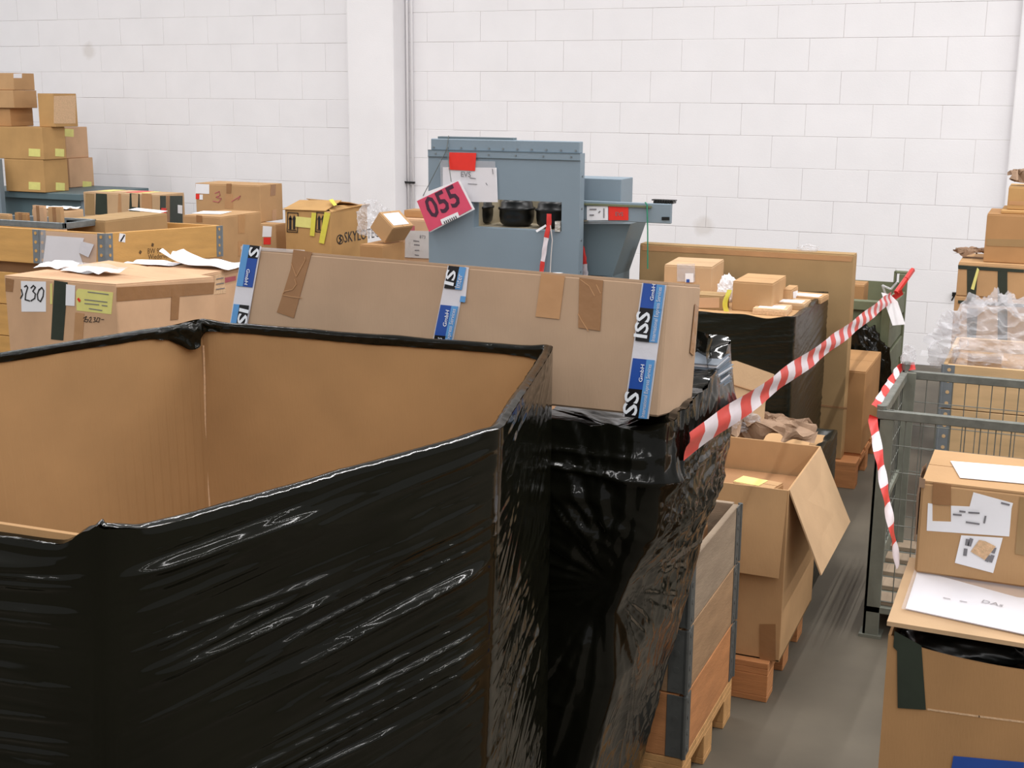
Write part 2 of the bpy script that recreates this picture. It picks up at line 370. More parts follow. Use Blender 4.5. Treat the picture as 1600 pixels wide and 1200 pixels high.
# ------------------------------------------------------------------ black wrapped open pallet box in front
def resample(poly, ds):
    """dense closed outline; returns points, arc length, corner arc positions"""
    n = len(poly); cnt = [max(3, int(round(np.hypot(*(np.array(poly[(i + 1) % n]) - np.array(poly[i]))) / ds))) for i in range(n)]
    return cnt
def outline(poly, cnt, rnd=2):
    n = len(poly); pts = []
    for i in range(n):
        a, b = np.array(poly[i], float), np.array(poly[(i + 1) % n], float)
        for k in range(cnt[i]): pts.append(a + (b - a) * k / cnt[i])
    pts = np.array(pts)
    for _ in range(rnd): pts = (np.roll(pts, 1, 0) + 2 * pts + np.roll(pts, -1, 0)) / 4
    return pts
def loft(polys, zs, ds, dz, rnd=3):
    """polys: list of outlines (same corner count) at heights zs -> base grid P (rows z, cols s), outward normals, S, Z"""
    cnt = resample(polys[0], ds); outs = [outline(p, cnt, rnd) for p in polys]
    zz = np.linspace(zs[0], zs[-1], int(abs(zs[-1] - zs[0]) / dz) + 1)
    P = np.zeros((len(zz), len(outs[0]), 3))
    for i, z in enumerate(zz):
        for k in range(len(zs) - 1):
            if zs[k] <= z <= zs[k + 1] + 1e-9:
                f = (z - zs[k]) / (zs[k + 1] - zs[k]); P[i, :, :2] = outs[k] * (1 - f) + outs[k + 1] * f; break
        P[i, :, 2] = z
    T = np.roll(P, -1, 1) - np.roll(P, 1, 1); Nn = np.stack([T[..., 1], -T[..., 0], np.zeros_like(T[..., 0])], -1); Nn /= np.linalg.norm(Nn, axis=-1, keepdims=True) + 1e-9
    for _ in range(4): Nn = (np.roll(Nn, 1, 1) + Nn + np.roll(Nn, -1, 1)); Nn /= np.linalg.norm(Nn, axis=-1, keepdims=True)
    seg = np.hypot(*np.diff(np.vstack([outs[-1], outs[-1][:1]]), axis=0).T); S = np.concatenate([[0], np.cumsum(seg)[:-1]])
    corner = np.cumsum([0] + cnt)[:-1]
    return P, Nn, np.broadcast_to(S, P.shape[:2]).copy(), P[..., 2].copy(), [float(S[c]) for c in corner], float(S[-1])

RZ = 1.54
gA, gB, gC, gD = (tuple(PZ(*q, RZ)[:2]) for q in ((165, 845), (778, 670), (860, 545), (315, 503)))
gP = tuple(PZ(-60, 562, RZ)[:2])
gE = (-1.80, 1.04)
top = [gA, gB, gC, gD, gP, gE]
def low(pt, px, zb=.15):   # corner line continued down from the rim to the pallet, through a second sighted point
    q = PV(px, 1200, pt[1]); f = (RZ - zb) / (RZ - q[2]); return (pt[0] + (q[0] - pt[0]) * f * .8, pt[1])
bot = [low(gA, 163), (low(gB, 748)[0], gB[1]), (gC[0] + .0, gC[1]), gD, (gP[0] + .08, gP[1]), gE]
gay = empty('pallet_box', (-1.35, 1.7, 0)); tag(gay, 'large empty open cardboard pallet box wrapped in shiny black stretch film, nearest the camera', 'pallet box')
def loc(P): Q = np.array(P, float).copy(); Q[..., 0] += 1.35; Q[..., 1] -= 1.7; return Q
P, Nn, S, Z, cor, per = loft([bot, top], [.15, RZ], .006, .0028, 7)
hgt = RZ - Z
sl = .07
q = Z - sl * S
mask = np.clip(vn(S * 2.2, q * 9, 1) * 1.9 - .30, 0, 1)
sharp = lambda x, y, k, t: np.clip((ridge(x, y, k, 1.0) - t) / (1 - t), 0, 1) ** 1.3
disp = .0095 * sharp(S * 1.1, q * 19, 0, .70) * mask + .0062 * sharp(S * 1.9, q * 42, 2, .66) * (.15 + mask) + .0020 * sharp(S * 3, q * 90, 3, .55) * mask + .004 * vn(S * 3, Z * 3, 4)
q2 = Z - .30 * S; low_ = np.clip((hgt - .42) * 2.5, 0, 1)
disp += low_ * (.0070 * sharp(S * 1.5, q2 * 22, 5, .66) + .0034 * sharp(S * 2.4, q2 * 50, 6, .62))
bcf = ((S > cor[1]) & (S < cor[2])) * np.clip(np.minimum(S - cor[1], cor[2] - S) / .05, 0, 1); q3 = Z - .55 * S
disp += bcf * (.003 * sharp(S * 1.3, q3 * 30, 6, .55) + .0015 * sharp(S * 2, q3 * 70, 7, .5))
disp *= 1 - .55 * bcf
cdist = np.min([np.minimum(np.abs(S - c), per - np.abs(S - c)) for c in cor], axis=0); cd_ = np.clip(cdist / .09, 0, 1); disp *= .05 + .95 * cd_ * cd_ * (3 - 2 * cd_)
inEA = np.clip(np.minimum((S - cor[5]) / .05, (per - S) / .05), 0, 1)
fade = np.clip(hgt / .008, 0, 1)
Q = P + Nn * (disp * fade + .007)[..., None]
top_off = -.012 * inEA + .0025 * (vn(S * 14, S * 0, 2) - .3)
bump_ = lambda c, wd: np.exp(-(np.minimum(np.abs(S - c), per - np.abs(S - c)) / wd) ** 2)
top_off += .016 * bump_(0.0, .032) * (0.8 + .4 * vn(S * 90, 0 * S, 5)) + .006 * bump_(cor[3], .05) + .005 * bump_(cor[2], .03)
Q[..., 2] += top_off * np.clip(1 - hgt / .06, 0, 1)
grid('film_wrap', loc(Q), FILM, gay, True)
# folded film over the rim, reaching inside
ro = Q[-1]; s1 = S[-1]; nn = Nn[-1]
dep = .013 + .006 * vn(s1 * 9, s1 * 0, 6) + .036 * np.exp(-((s1 - cor[3] - .04) / .06) ** 2) * (0.6 + .6 * vn(s1 * 40, 0 * s1, 1)) + .022 * np.exp(-(np.minimum(s1, per - s1) / .035) ** 2) + .012 * np.exp(-((s1 - cor[2]) / .03) ** 2)
dep = np.where((s1 > cor[5] + .03) & (s1 < per - .06), .0005, dep)
rows = []
for k in range(9):
    f = k / 8; r = ro.copy(); inn = .0195 * min(1, f * 3); r[:, :2] -= nn[:, :2] * (inn + (.002 + .016 * np.exp(-((s1 - cor[3] - .03) / .07) ** 2) + .008 * np.exp(-(np.minimum(s1, per - s1) / .04) ** 2)) * ridge(s1 * 55 + k * .35, s1 * 0 + k * .9, 7, 1.0))[:, None]
    r[:, 2] += .003 * math.sin(math.pi * min(1, f * 3)) - dep * max(0, f - .3) / .7; rows.append(r)
grid('film_rim_fold', loc(np.array(rows)), FILMB, gay, True)
# cardboard walls
for i in range(6):
    a, b, a2, b2 = (np.array(t) for t in (top[i], top[(i + 1) % 6], bot[i], bot[(i + 1) % 6])); dr = (b - a) / np.linalg.norm(b - a); n_ = np.array([dr[1], -dr[0]])
    ns = 24; vo, vi = [], []
    for k in range(ns + 1):
        f = k / ns
        for (p, q_, z) in ((a2, b2, .15), (a, b, RZ)):
            m_ = p + (q_ - p) * f; vo.append((*(m_ - n_ * .003), z)); vi.append((*(m_ - n_ * .010), z))
    v = vo + vi; o_ = len(vo); fs = []
    for k in range(ns):
        j = 2 * k; fs += [(j, j + 2, j + 3, j + 1), (o_ + j, o_ + j + 1, o_ + j + 3, o_ + j + 2), (j + 1, j + 3, o_ + j + 3, o_ + j + 1), (j, o_ + j, o_ + j + 2, j + 2)]
    fs += [(0, 1, o_ + 1, o_), (2 * ns, o_ + 2 * ns, o_ + 2 * ns + 1, 2 * ns + 1)]
    obj('side_panel', loc(v), fs, CN, gay)
m_ = np.array(bot); obj('bottom_panel', loc([(*p, .15) for p in m_] + [(*p, .16) for p in m_]), [tuple(range(6))[::-1], tuple(range(6, 12))], CN, gay)
# pale worn crease in the far inner corner
cd = np.array(gD) + (np.array([-1.35, 1.7]) - np.array(gD)) / np.linalg.norm(np.array([-1.35, 1.7]) - np.array(gD)) * .0135
pts = [loc((cd[0] + .003 * math.sin(z * 14), cd[1], z)) for z in np.linspace(.3, RZ - .05, 40)]
MB().tube(pts, .0025, 6).build('worn_crease', EDGE, gay)
pallet(-1.9, 1.09, -.92, 2.32, 'wooden pallet under the open pallet box', 'y')

# ------------------------------------------------------------------ long carton with printed tape
iss = carton('long shallow carton with blue and black printed tape lying on the wrapped pile', 2.487, 378, 1045, 1096, 441, 648, CI, dz=(.018, 0, 0, .018))
def printed(px_top, px_bot, rev, pat, nm='printed_tape'):
    """tape down the front: px_* = (left x, right x, y); pat = list of (f0, f1, kind, text, tf0, tf1) down the length"""
    (l0, r0, y0), (l1, r1, y1) = px_top, px_bot
    P_ = lambda a, f: (l0 + (r0 - l0) * a + ((l1 + (r1 - l1) * a) - (l0 + (r0 - l0) * a)) * f, y0 + (y1 - y0) * f + (r0 - l0) * a * .1)
    t = iss.poly('F', [P_(0, 1), P_(1, 1), P_(1, 0), P_(0, 0)], WTAPE, nm, lift=.0005)
    # narrow light blue strip on one side, wide dark band on the other
    w0, w1 = ((.07, .62), (.62, .95)) if not rev else ((.40, .93), (.05, .40))
    for f0, f1, kind in pat:
        if kind == 'gap': continue
        iss.poly('F', [P_(w0[0], f1), P_(w0[1], f1), P_(w0[1], f0), P_(w0[0], f0)], BLUE if kind[0] == 'B' else BLK, 'print_band', parent=t, lift=.003)
        iss.poly('F', [P_(w1[0], f1), P_(w1[1], f1), P_(w1[1], f0), P_(w1[0], f0)], LBLU, 'print_band', parent=t, lift=.003)
    return t, P_
t, P_ = printed((1004, 1042, 442), (984, 1023, 646), False, [(0, .185, 'B'), (.185, .435, 'K'), (.565, .79, 'B'), (.79, 1, 'K')])
T = lambda s_, f0, f1, a, m, sy=1.0, b=.0: iss.text('F', s_, P_(a, f0), P_(a, f1), m, parent=t, lift=.0075, sy=sy, bold=b)
T('ISS', .41, .215, .52, WINK, .82, .02); T('GmbH', .125, .0, .58, WINK, .8, .01); T('GmbH', .735, .605, .58, WINK, .8, .01); T('SS', .985, .815, .52, WINK, .78, .02)
T('International Express Services', .425, .02, .86, WTAPE, 1.3); T('International Express Services', .99, .60, .86, WTAPE, 1.3)
t, P_ = printed((700, 731, 415), (684, 715, 531), False, [(0, .30, 'K'), (.52, .92, 'B'), (.92, 1, 'K')])
T('IS', .26, .06, .52, WINK, .62, .02); T('GmbH', .80, .585, .58, WINK, .9, .01); T('SS', .995, .95, .5, WINK, 1.6); T('Express Services', .98, .56, .88, WTAPE, 1.2); T('Inter', .28, .1, .88, WTAPE, 1.2)
t.name = 'printed_tape'
iss.poly('F', [(722, 470), (731, 471), (733, 418), (727, 417)], WTAPE, 'tape_end', lift=.0006); iss.poly('F', [(723, 471), (731, 472), (732, 463), (724, 462)], LBLU, 'tape_end', lift=.003)
t, P_ = printed((379, 408, 382), (370, 397, 503), True, [(0, .165, 'K'), (.165, .53, 'B'), (.76, 1, 'K')])
D = lambda s_, f0, f1, a, m, sy=1.0, b=.0: iss.text('F', s_, P_(a, f0), P_(a, f1), m, parent=t, lift=.0075, sy=sy, bold=b)
D('S', .02, .14, .47, WINK, .75, .02); D('GmbH', .30, .50, .5, WINK, .9, .01); D('IS', .80, 1.0, .47, WINK, .62, .02)
# brown tapes
iss.poly('F', [(440, 487), (467, 496), (487, 394), (458, 390), (456, 420), (448, 455)], BTAPE, 'brown_tape', label='crinkled brown parcel tape')
cre = [[(457, 412), (466, 432), (478, 406), (477, 402)], [(464, 436), (467, 444), (462, 452), (449, 455), (447, 460), (460, 463), (477, 465)]]
iss.stroke('F', cre, .0018, CTAPE, 'tape_crease', lift=.0025)
iss.poly('F', [(841, 494), (878, 498), (883, 431), (846, 427)], CTAPE, 'brown_tape')
iss.poly('F', [(908, 511), (942, 516), (943, 438), (906, 434)], BTAPE, 'brown_tape')
iss.stroke('F', [[(908, 437), (922, 447), (931, 462)], [(907, 490), (913, 500), (924, 516)], [(933, 445), (940, 458)]], .0018, CTAPE, 'tape_crease', lift=.0025)
iss.poly('R', [(1082, 528), (1088, 530), (1093, 454), (1087, 452)], BTAPE, 'brown_tape')
MB().box((-.001, .0, iss.h + .012), (iss.w * .16, .012, iss.h + .020)).build('tape_strip', CLEAR, iss.root)
th_ = math.radians(-8.5); iss.root.rotation_euler.x = th_; iss.root.location.y += iss.h * math.sin(th_); iss.root.location.z += iss.h * (1 - math.cos(th_))
pp = empty('paper_sheet', PV(835, 432, 2.6)); tag(pp, 'loose white paper sheet lying on top of the long taped carton', 'paper')
g_ = np.array([[(x, y, .012 * math.sin(x * 30) * y * 6 + .004) for x in np.linspace(-.05, .05, 12)] for y in np.linspace(-.02, .05, 6)])
o_ = grid('sheet', g_, PAPER, pp); pp.location = (float(PV(832, 430, 2.52)[0]), 2.525, float(iss.root.location.z + iss.h - .010)); pp.rotation_euler.x = th_

# ------------------------------------------------------------------ second black wrapped pile carrying the long carton
pile = empty('wrapped_pile', (-1.2, 2.8, 0)); tag(pile, 'tall pallet load crumpled in loose black film under the long taped carton', 'wrapped load')
zs = [.02, .3, .55, .80, .95, 1.15, 1.28, 1.385]
uf = [-.90, -.90, -.86, -.80, -.80, -.72, -.70, -.70]      # front right corner
ub = [-.98, -.93, -.873, -.815, -.785, -.737, -.735, -.75]      # back right corner
vf = [2.47, 2.47, 2.46, 2.45, 2.45, 2.43, 2.42, 2.43]
polys = [[(-1.85, vf[i]), (uf[i], vf[i]), (ub[i], 3.2), (-1.85, 3.2)] for i in range(len(zs))]
P, Nn, S, Z, cor, per = loft(polys, zs, .006, .0045, 6)
# crumple, with folds drawn together towards a pinch on the front face
cs, cz = cor[1] - .03, 1.02
dx, dz_ = S - cs, Z - cz; ang = np.arctan2(dz_, dx); rad = np.hypot(dx, dz_)
star = ridge(ang * 6, rad * 1.5, 0, 1.4) * np.clip(rad * 4, 0, 1)
star2 = sharp(ang * 15, rad * 2.5, 1, .45) * np.clip(rad * 4, 0, 1) * (.35 + vn(S * 5, Z * 5, 3))
crk = np.clip(1 - np.abs(Z - 1.14 + .12 * (S - cs)) / .09, 0, 1)
disp = .016 * star * np.exp(-(rad / .55) ** 2) + .0055 * star2 + .006 * vn(S * 5, Z * 5, 1) + .0035 * sharp(S * 14 + Z * 6, Z * 9, 3, .5) + .0015 * sharp(S * 30, Z * 26, 4, .4)
disp += crk * (.011 * ridge(S * 24 + Z * 14, Z * 24 + S * 9, 5, 1.2) + .009 * ridge(S * 42 + Z * 16, Z * 16, 6, 1.1) + .003 * ridge(S * 80, Z * 60, 7, 1.1))
band = np.clip(1 - np.abs(Z - 1.26) / .09, 0, 1); disp += band * (.020 * sharp(S * 2.2, (Z + .05 * S) * 26, 5, .35) + .005 * ridge(S * 9, Z * 45, 2, 1.5))
cdist = np.min([np.minimum(np.abs(S - c), per - np.abs(S - c)) for c in cor], axis=0)
tight = np.clip(1 - np.abs(Z - .94) / .06, 0, 1) * (S < cor[1] - .02); disp *= (1 - .85 * tight); disp *= .35 + .65 * np.clip(cdist / .05, 0, 1)
Q = P + Nn * disp[..., None]
lean = np.clip((Z - 1.30) / .085, 0, 1); Q[..., 2] += lean * (.020 * (vn(S * 6, 0 * S, 6) - .5) + .015 * (vn(S * 25, 0 * S, 7) - .5))
Q[..., 2] += lean * (-.012) * np.exp(-((S - cor[1]) / .12) ** 2) + lean * .04 * np.exp(-((S - cor[2]) / .14) ** 2)
off = np.array([1.2, -2.8, 0]); Qf = Q + off
grid('film_wrap', Qf, FILMB, pile, True)
rim = Qf[-1]; rows = []
for k in range(14):   # film gathered in over the top
    f = k / 13; c = np.array([-.1, .0]); r = rim.copy(); r[:, :2] = rim[:, :2] * (1 - f * .55) + c * f * .55
    r[:, 2] = rim[:, 2] * (1 - min(1, f * 2.2)) + (1.335) * min(1, f * 2.2) + (.012 * math.sin(f * 9) + .010 * vn(S[-1] * 30, S[-1] * 0 + k * .9, 2)) * (1 - f) * np.where((S[-1] < cor[1] + .05), .0, 1)
    rows.append(r)
rows = np.array(rows); rows[..., 2] = np.where(rows[..., 1] < -.02, np.minimum(rows[..., 2], 1.39), rows[..., 2])
grid('film_top', rows, FILMB, pile, True)
MB().box((-.63, -.32, .03), (.21, .38, 1.31)).build('load', CDK, pile)
# stack of slate grey folders in the open corner of the pile
fc = PV(1102, 606, 3.02)
for i in range(6):
    fo = empty('folder', (float(fc[0]) - .05 + .003 * (i % 2), 2.97 + .004 * (i % 3), 1.338 + i * .0112)); fo.rotation_euler.z = math.radians(-3 + 2.5 * (i % 3))
    tag(fo, ['bottom', 'second lowest', 'third lowest', 'third from top', 'second from top', 'topmost'][i] + ' slate grey folder of the little stack in the black film', 'folder', 'slate grey folders in the wrapped pile')
    MB().box((0, 0, 0), (.085, .15, .002)).build('cover', GDOC, fo); MB().box((.003, .004, .002), (.082, .145, .0085)).build('pages', PAPER if i % 2 else GDOC, fo); MB().box((0, 0, .0085), (.085, .15, .0102)).build('cover', GDOC, fo)
# upright collar of film at the back right corner
sl = []
for k in range(18):
    f = k / 17; a = f * 2.2
    sl.append([(float(-.755 + 1.2 - .14 * (1 - math.cos(a * .9)) + .012 * vn(f * 9, h_ * 4, 2)), float(.17 + .20 * math.sin(a * .75) + .01 * vn(f * 13, h_ * 3, 1)), 1.35 + .10 * h_ + .02 * float(vn(f * 5, h_, 3)) * h_) for h_ in np.linspace(0, 1, 9)])
grid('film_collar', np.array(sl), FILMB, pile)

# ------------------------------------------------------------------ wooden collar crate beside the pile
cx1, cy0, cy1 = -.866, 3.34, 3.946; cx0 = cx1 - .8
pallet(cx0, cy0, cx1, cy1, 'short wooden pallet under the weathered collar crate', 'x')
for i, (m_, lb) in enumerate(((WOODR, 'reddish wooden pallet collar at the bottom of the weathered crate'), (WOODM, 'brown grey wooden pallet collar in the middle of the weathered crate'), (WOODG, 'silvery grey weathered pallet collar on top of the crate beside the pile'))):
    collar(cx0, cy0, cx1, cy1, .144 + i * .204, .204, m_, lb, hm=HINGD)
cl = grid('cloth_bundle', np.array([[(.035 * math.cos(a) * math.sin(b) * (1 + .3 * float(vn(a * 2, b * 3, 1))), .035 * math.sin(a) * math.sin(b) * (1 + .3 * float(vn(a * 3, b * 2, 2))), .03 * math.cos(b)) for a in np.linspace(0, 2 * math.pi, 20)] for b in np.linspace(.01, math.pi, 12)]), PURP)
cl.location = (cx1 - .045, 3.44, .735); tag(cl, 'small crumpled purple cloth tucked inside the weathered collar crate', 'cloth')
fl = carton('brown carton filling the weathered collar crate', 3.38, 700, 1010, None, 900, 1000, CDK, base=.146, d=.5)
fl.root.location = (cx0 + .03, cy0 + .05, .146)
for c in list(fl.root.children): bpy.data.objects.remove(c)
fl.w, fl.d, fl.h = .68, .5, .545; fl.body(CDK)

# ------------------------------------------------------------------ open carton with hanging flaps in the aisle
c0 = PZ(1218, 1035, .144)
ox1, oy0 = -.745, float(c0[1]); zt = float(PV(1228, 766, oy0)[2]); oy1 = float(PZ(1262, 695, zt)[1]); ow = .46; od = oy1 - oy0
pallet(ox1 - 1.0, oy0 - .03, ox1 - .03, oy0 + .62, 'wooden pallet jutting out under the open carton', 'x', WOODR)
oc = Box('open_carton', 'tall open carton with its flaps folded down beside the aisle', 'carton', (ox1 - ow, oy0, .144), ow, od, zt - .144)
h_ = oc.h; t_ = .006
for nm, a, b in (('front_panel', (0, 0, 0), (ow, t_, h_)), ('back_panel', (0, od - t_, 0), (ow, od, h_)), ('left_panel', (0, t_, 0), (t_, od - t_, h_)), ('right_panel', (ow - t_, t_, 0), (ow, od - t_, h_))):
    MB().box(a, b).build(nm, CD if nm != 'back_panel' else CD, oc.root, .0015)
MB().box((0, 0, -.0), (ow, od, .006)).build('bottom_panel', CD, oc.root)
def flap(b, pts, m, name, th=.005):
    p = [Vector(x) for x in pts]; n = (p[1] - p[0]).cross(p[2] - p[0]).normalized() * th; k = len(p)
    return obj(name, p + [q + n for q in p], [tuple(range(k))[::-1], tuple(range(k, 2 * k))] + [(i, (i + 1) % k, k + (i + 1) % k, k + i) for i in range(k)], m, b)
fh = .30
flap(oc.root, [(0, -.002, h_), (ow - .004, -.002, h_), (ow - .012, -.035, h_ - fh), (.01, -.035, h_ - fh)], CD, 'front_flap')
flap(oc.root, [(ow + .001, .01, h_), (ow + .001, od - .01, h_), (ow + .13, od - .03, h_ - .27), (ow + .12, .03, h_ - .29)], CP, 'side_flap')
oc.rect('F', 1187, 975, 1212, 1032, BTAPE, 'brown_tape', lift=.001)
# contents
def mini(label, x, y, z, w_, d_, hh, m, rot=0, group=None, cat='carton', name='small_carton'):
    b = Box(name, label, cat, (x, y, z), w_, d_, hh, math.radians(rot), group); b.body(m, bevel=.003); return b
fill = mini('plain carton packed low inside the open aisle carton', ox1 - ow + .02, oy0 + .02, .152, ow - .04, od - .04, h_ - .13, CDK)
z1 = .152 + h_ - .13
b_ = mini('small carton with cream label inside the open aisle carton', ox1 - .23, oy0 + .17, z1, .15, .10, .075, CD, -12)
b_.poly('T', [(.0, .01), (.095, .01), (.095, .09), (.0, .09)], YELL, 'cream_label', metres=True); b_.poly('F', [(.0, .0), (.13, .0), (.13, .07), (.0, .07)], YELL, 'cream_label', metres=True)
mini('narrow ochre carton standing at the left inside the open aisle carton', ox1 - .43, oy0 + .10, z1, .12, .16, .11, CO, 5)
def bag(name, label, cat, loc_, sx, sy, sz, m, seed=0, nu=44, nv=28, amp=.35, group=None):
    g_ = []
    for b in np.linspace(.02, math.pi - .02, nv):
        row = []
        for a in np.linspace(0, 2 * math.pi, nu, endpoint=False):
            x, y, z = math.cos(a) * math.sin(b), math.sin(a) * math.sin(b), math.cos(b)
            r = 1 - amp + amp * 2 * float(vn(x * 2.3 + 7 + seed, y * 2.3 + z * 2 + 9, seed)) * .7 + amp * .7 * float(ridge(x * 4 + y * 3 + 11, z * 5 + y * 2 + 5 + seed, seed + 1, 1.5))
            r *= .90 + .2 * float(vn(x * 9 + 31 + seed, y * 9 + z * 7 + 17, seed + 2)); zz = z * r; row.append((x * r * sx, y * r * sy, max(zz, -.55) * sz + .55 * sz))
        g_.append(row)
    o = grid(name, np.array(g_), m, None, True, smooth=(m not in (CLEARB, KRAFT, PAPER))); o.location = tuple(map(float, loc_)); tag(o, label, cat, group); return o
bag('paper_pouch', 'small white printed pouch lying in the open aisle carton', 'pouch', (ox1 - .15, oy0 + .115, z1), .055, .03, .05, PAPER, 2, amp=.2)
bag('plastic_scrap', 'crumpled clear plastic by the barrier tape behind the open aisle carton', 'plastic', (ox1 - .35, oy1 + .10, zt), .07, .05, .06, CLEARB, 4)

def sheet(label, x, y, z, sx, sy, rot, seed, amp=.02, m=None, cat='paper', curl=0.0, name='paper_sheet', crumple=0.0):
    nx, ny = (22, 14) if not crumple else (26, 20); g_ = np.zeros((ny, nx, 3))
    for j in range(ny):
        for i in range(nx):
            a, b = i / (nx - 1), j / (ny - 1)
            g_[j, i] = ((a - .5) * sx, (b - .5) * sy, amp * float(vn(a * 4 + seed, b * 4, seed)) + curl * max(0, 1 - a * 2.5) ** 1.5 * (0.5 + float(ridge(b * 3 + seed, a, 2, 1))) + .003)
            if crumple: g_[j, i] += crumple * np.array([float(vn(a * 7, b * 7 + seed, 1)) - .5, float(vn(a * 7 + 3, b * 6, 4)) - .5, 1.3 * float(ridge(a * 5 + b * 3, b * 4 + seed, 5, 1.0))])
    o = grid(name, g_, m or PAPER, smooth=not crumple); o.location = (float(x), float(y), float(z)); o.rotation_euler = (0, 0, math.radians(rot)); tag(o, label, cat); return o
sheet('crumpled brown kraft paper behind the open aisle carton', ox1 - .22, oy1 + .16, zt - .06, .30, .20, 12, 3, .05, KRAFT, crumple=.06, name='crumpled_paper')
# ------------------------------------------------------------------ low wrapped box in the aisle row
def wrapped(name, label, x0, y0, x1, y1, z0, z1, film, seed=0, lean=0.0, top_drop=.02, cat='wrapped load', over=.05):
    r = empty(name, ((x0 + x1) / 2, (y0 + y1) / 2, 0)); tag(r, label, cat); o3 = np.array([(x0 + x1) / 2, (y0 + y1) / 2, 0])
    po = [[(x0, y0), (x1 + l, y0), (x1 + l, y1), (x0, y1)] for l in (lean, 0)]
    P, Nn, S, Z, cor, per = loft(po, [z0, z1], .010, .007, 3); q = Z - .14 * S
    d_ = .006 * ridge(S * 2 + seed, q * 22, seed, 2) * vn(S * 2, q * 5, seed + 1) + .0025 * ridge(S * 4, q * 70, seed + 2, 2) + .008 * vn(S * 5, Z * 4, seed + 3)
    Q = P + Nn * d_[..., None]; Q[..., 2] += np.clip((Z - z1 + .06) / .06, 0, 1) * .022 * (vn(S * 9, 0 * S, seed) - .6)
    Q = Q - o3; grid('film_wrap', Q, film, r, True)
    rows = []
    for k in range(6):
        f = k / 5; e = Q[-1].copy(); e[:, :2] -= Nn[-1][:, :2] * over * f; e[:, 2] += .008 * math.sin(f * 3) - .025 * f + .006 * vn(S[-1] * 20, S[-1] * 0 + k, 2) * f; rows.append(e)
    grid('film_rim_fold', np.array(rows), film, r, True)
    MB().box((x0 + .012 - o3[0], y0 + .012 - o3[1], z0), (x1 - .012 - o3[0], y1 - .012 - o3[1], z1 - top_drop)).build('load', CD, r, .004)
    return r
wrapped('wrapped_box', 'low carton wrapped in dull black film behind the open aisle carton', -1.75, 4.86, -.83, 5.68, .0, .60, FILMG, 2, .0, .03)
fl_ = empty('cardboard_flap', (-.92, 5.10, .58)); tag(fl_, 'torn cardboard flap lying across the low black wrapped box', 'cardboard')
flap(fl_, [(-.20, -.02, .0), (.045, .02, .005), (.03, .36, .05), (-.16, .42, .09)], CD, 'sheet'); 
sh = empty('cardboard_sheet', PV(1150, 640, 4.90)); tag(sh, 'pale creased cardboard sheet leaning up behind the barrier tape', 'cardboard')
o3 = PV(1150, 640, 4.90); 
ppx = [(1128, 705), (1190, 705), (1196, 630), (1210, 585), (1151, 564), (1105, 567), (1112, 600)]
pts = [PV(x, y, 4.90 + .0009 * (640 - y)) - o3 for x, y in ppx]
flap(sh, [(p[0], p[1], p[2]) for p in pts], CP, 'sheet')
a, b = PV(1143, 600, 4.93) - o3, PV(1182, 612, 4.92) - o3; MB().tube([tuple(a + (0, -.004, 0)), tuple(b + (0, -.004, 0))], .003).build('crease', CDK, sh)
# ------------------------------------------------------------------ wrapped pallet with small cartons on top
k0 = PV(1240, 497, 5.76); wx1, wz = float(k0[0]), float(k0[2])
pallet(wx1 - 1.0, 5.78, wx1 - .01, 6.66, 'wooden pallet under the black wrapped load carrying small cartons', 'x')
wrapped('wrapped_box', 'tall black wrapped carton with small brown cartons on its top', wx1 - 1.02, 5.76, wx1, 6.66, .146, wz, FILMG, 4)
zt2 = wz - .021
def sit(b, z):   # set a carton down on a surface
    dz = float(b.root.location.z) - z; b.root.location.z = z; b.M = Matrix.Translation(b.root.location) @ Matrix.Rotation(b.root.rotation_euler.z, 4, 'Z'); b.Mi = b.M.inverted(); return b
s1 = carton('carton with clear taped top and small blue label behind the long taped carton', 6.30, 1038, 1113, 1131, 417, 480, CP, base=zt2, rot=4)
s1.poly('F', [(1058, 440), (1086, 440), (1086, 412), (1058, 412)], CLEARB, 'clear_tape', lift=.002); s1.rect('F', 1071, 427, 1084, 441, PAPER, 'paper_label', lift=.004); s1.rect('F', 1073, 436, 1078, 441, BLUE, 'blue_mark', lift=.008)
s2 = carton('pale brown square carton in the middle of the black wrapped load', 5.98, 1145, 1208, 1228, 443, 495, CD, base=zt2)
s3 = carton('little carton with white side label at the right of the square carton', 6.24, 1222, 1237, 1247, 453, 490, CD, base=zt2); s3.poly('R', [(1239, 476), (1246, 474), (1246, 454), (1239, 456)], PAPER, 'paper_label')
s4 = carton('khaki carton with a pale tape patch next to the end of the long carton', 5.95, 1085, 1130, 1140, 463, 500, CG, base=zt2); s4.poly('F', [(1090, 481), (1124, 481), (1124, 465), (1090, 465)], CK, 'tape_patch')
yt_ = empty('yellow_tape_strip', PV(1136, 480, 5.93)); tag(yt_, 'crumpled yellow tape strip hanging between two small cartons', 'tape')
g_ = np.array([[(x + .01 * math.sin(z * 40), -.01 + .012 * float(vn(x * 90, z * 30, 1)), z) for x in np.linspace(-.012, .012, 5)] for z in np.linspace(-.075, .03, 14)]); grid('strip', g_, YELT, yt_); yt_.location.z = zt2 + .076
pb = bag('paper_wad', 'folded white paper wad behind the square carton', 'paper', (PV(1137, 452, 6.25)[0], 6.25, zt2), .05, .04, .085, PAPER, 5, amp=.15)
for i, (px, py, v_, lb) in enumerate(((1222, 494, 5.90, 'flat cream packet at the front corner of the black wrapped load'), (1250, 488, 6.12, 'flat pale packet in the middle of the wrapped load right edge'), (1276, 484, 6.36, 'flat tan packet at the rear right corner of the wrapped load'))):
    p = PV(px, py, v_); b = mini(lb, float(p[0]) - .14, v_, zt2, .16, .18, .03, (EDGE, CP, CD)[i], 3 - 3 * i, cat='packet', name='flat_packet')
    b.poly('T', [(.02, .03), (.14, .03), (.14, .12), (.02, .12)], PAPER, 'paper_label', metres=True)

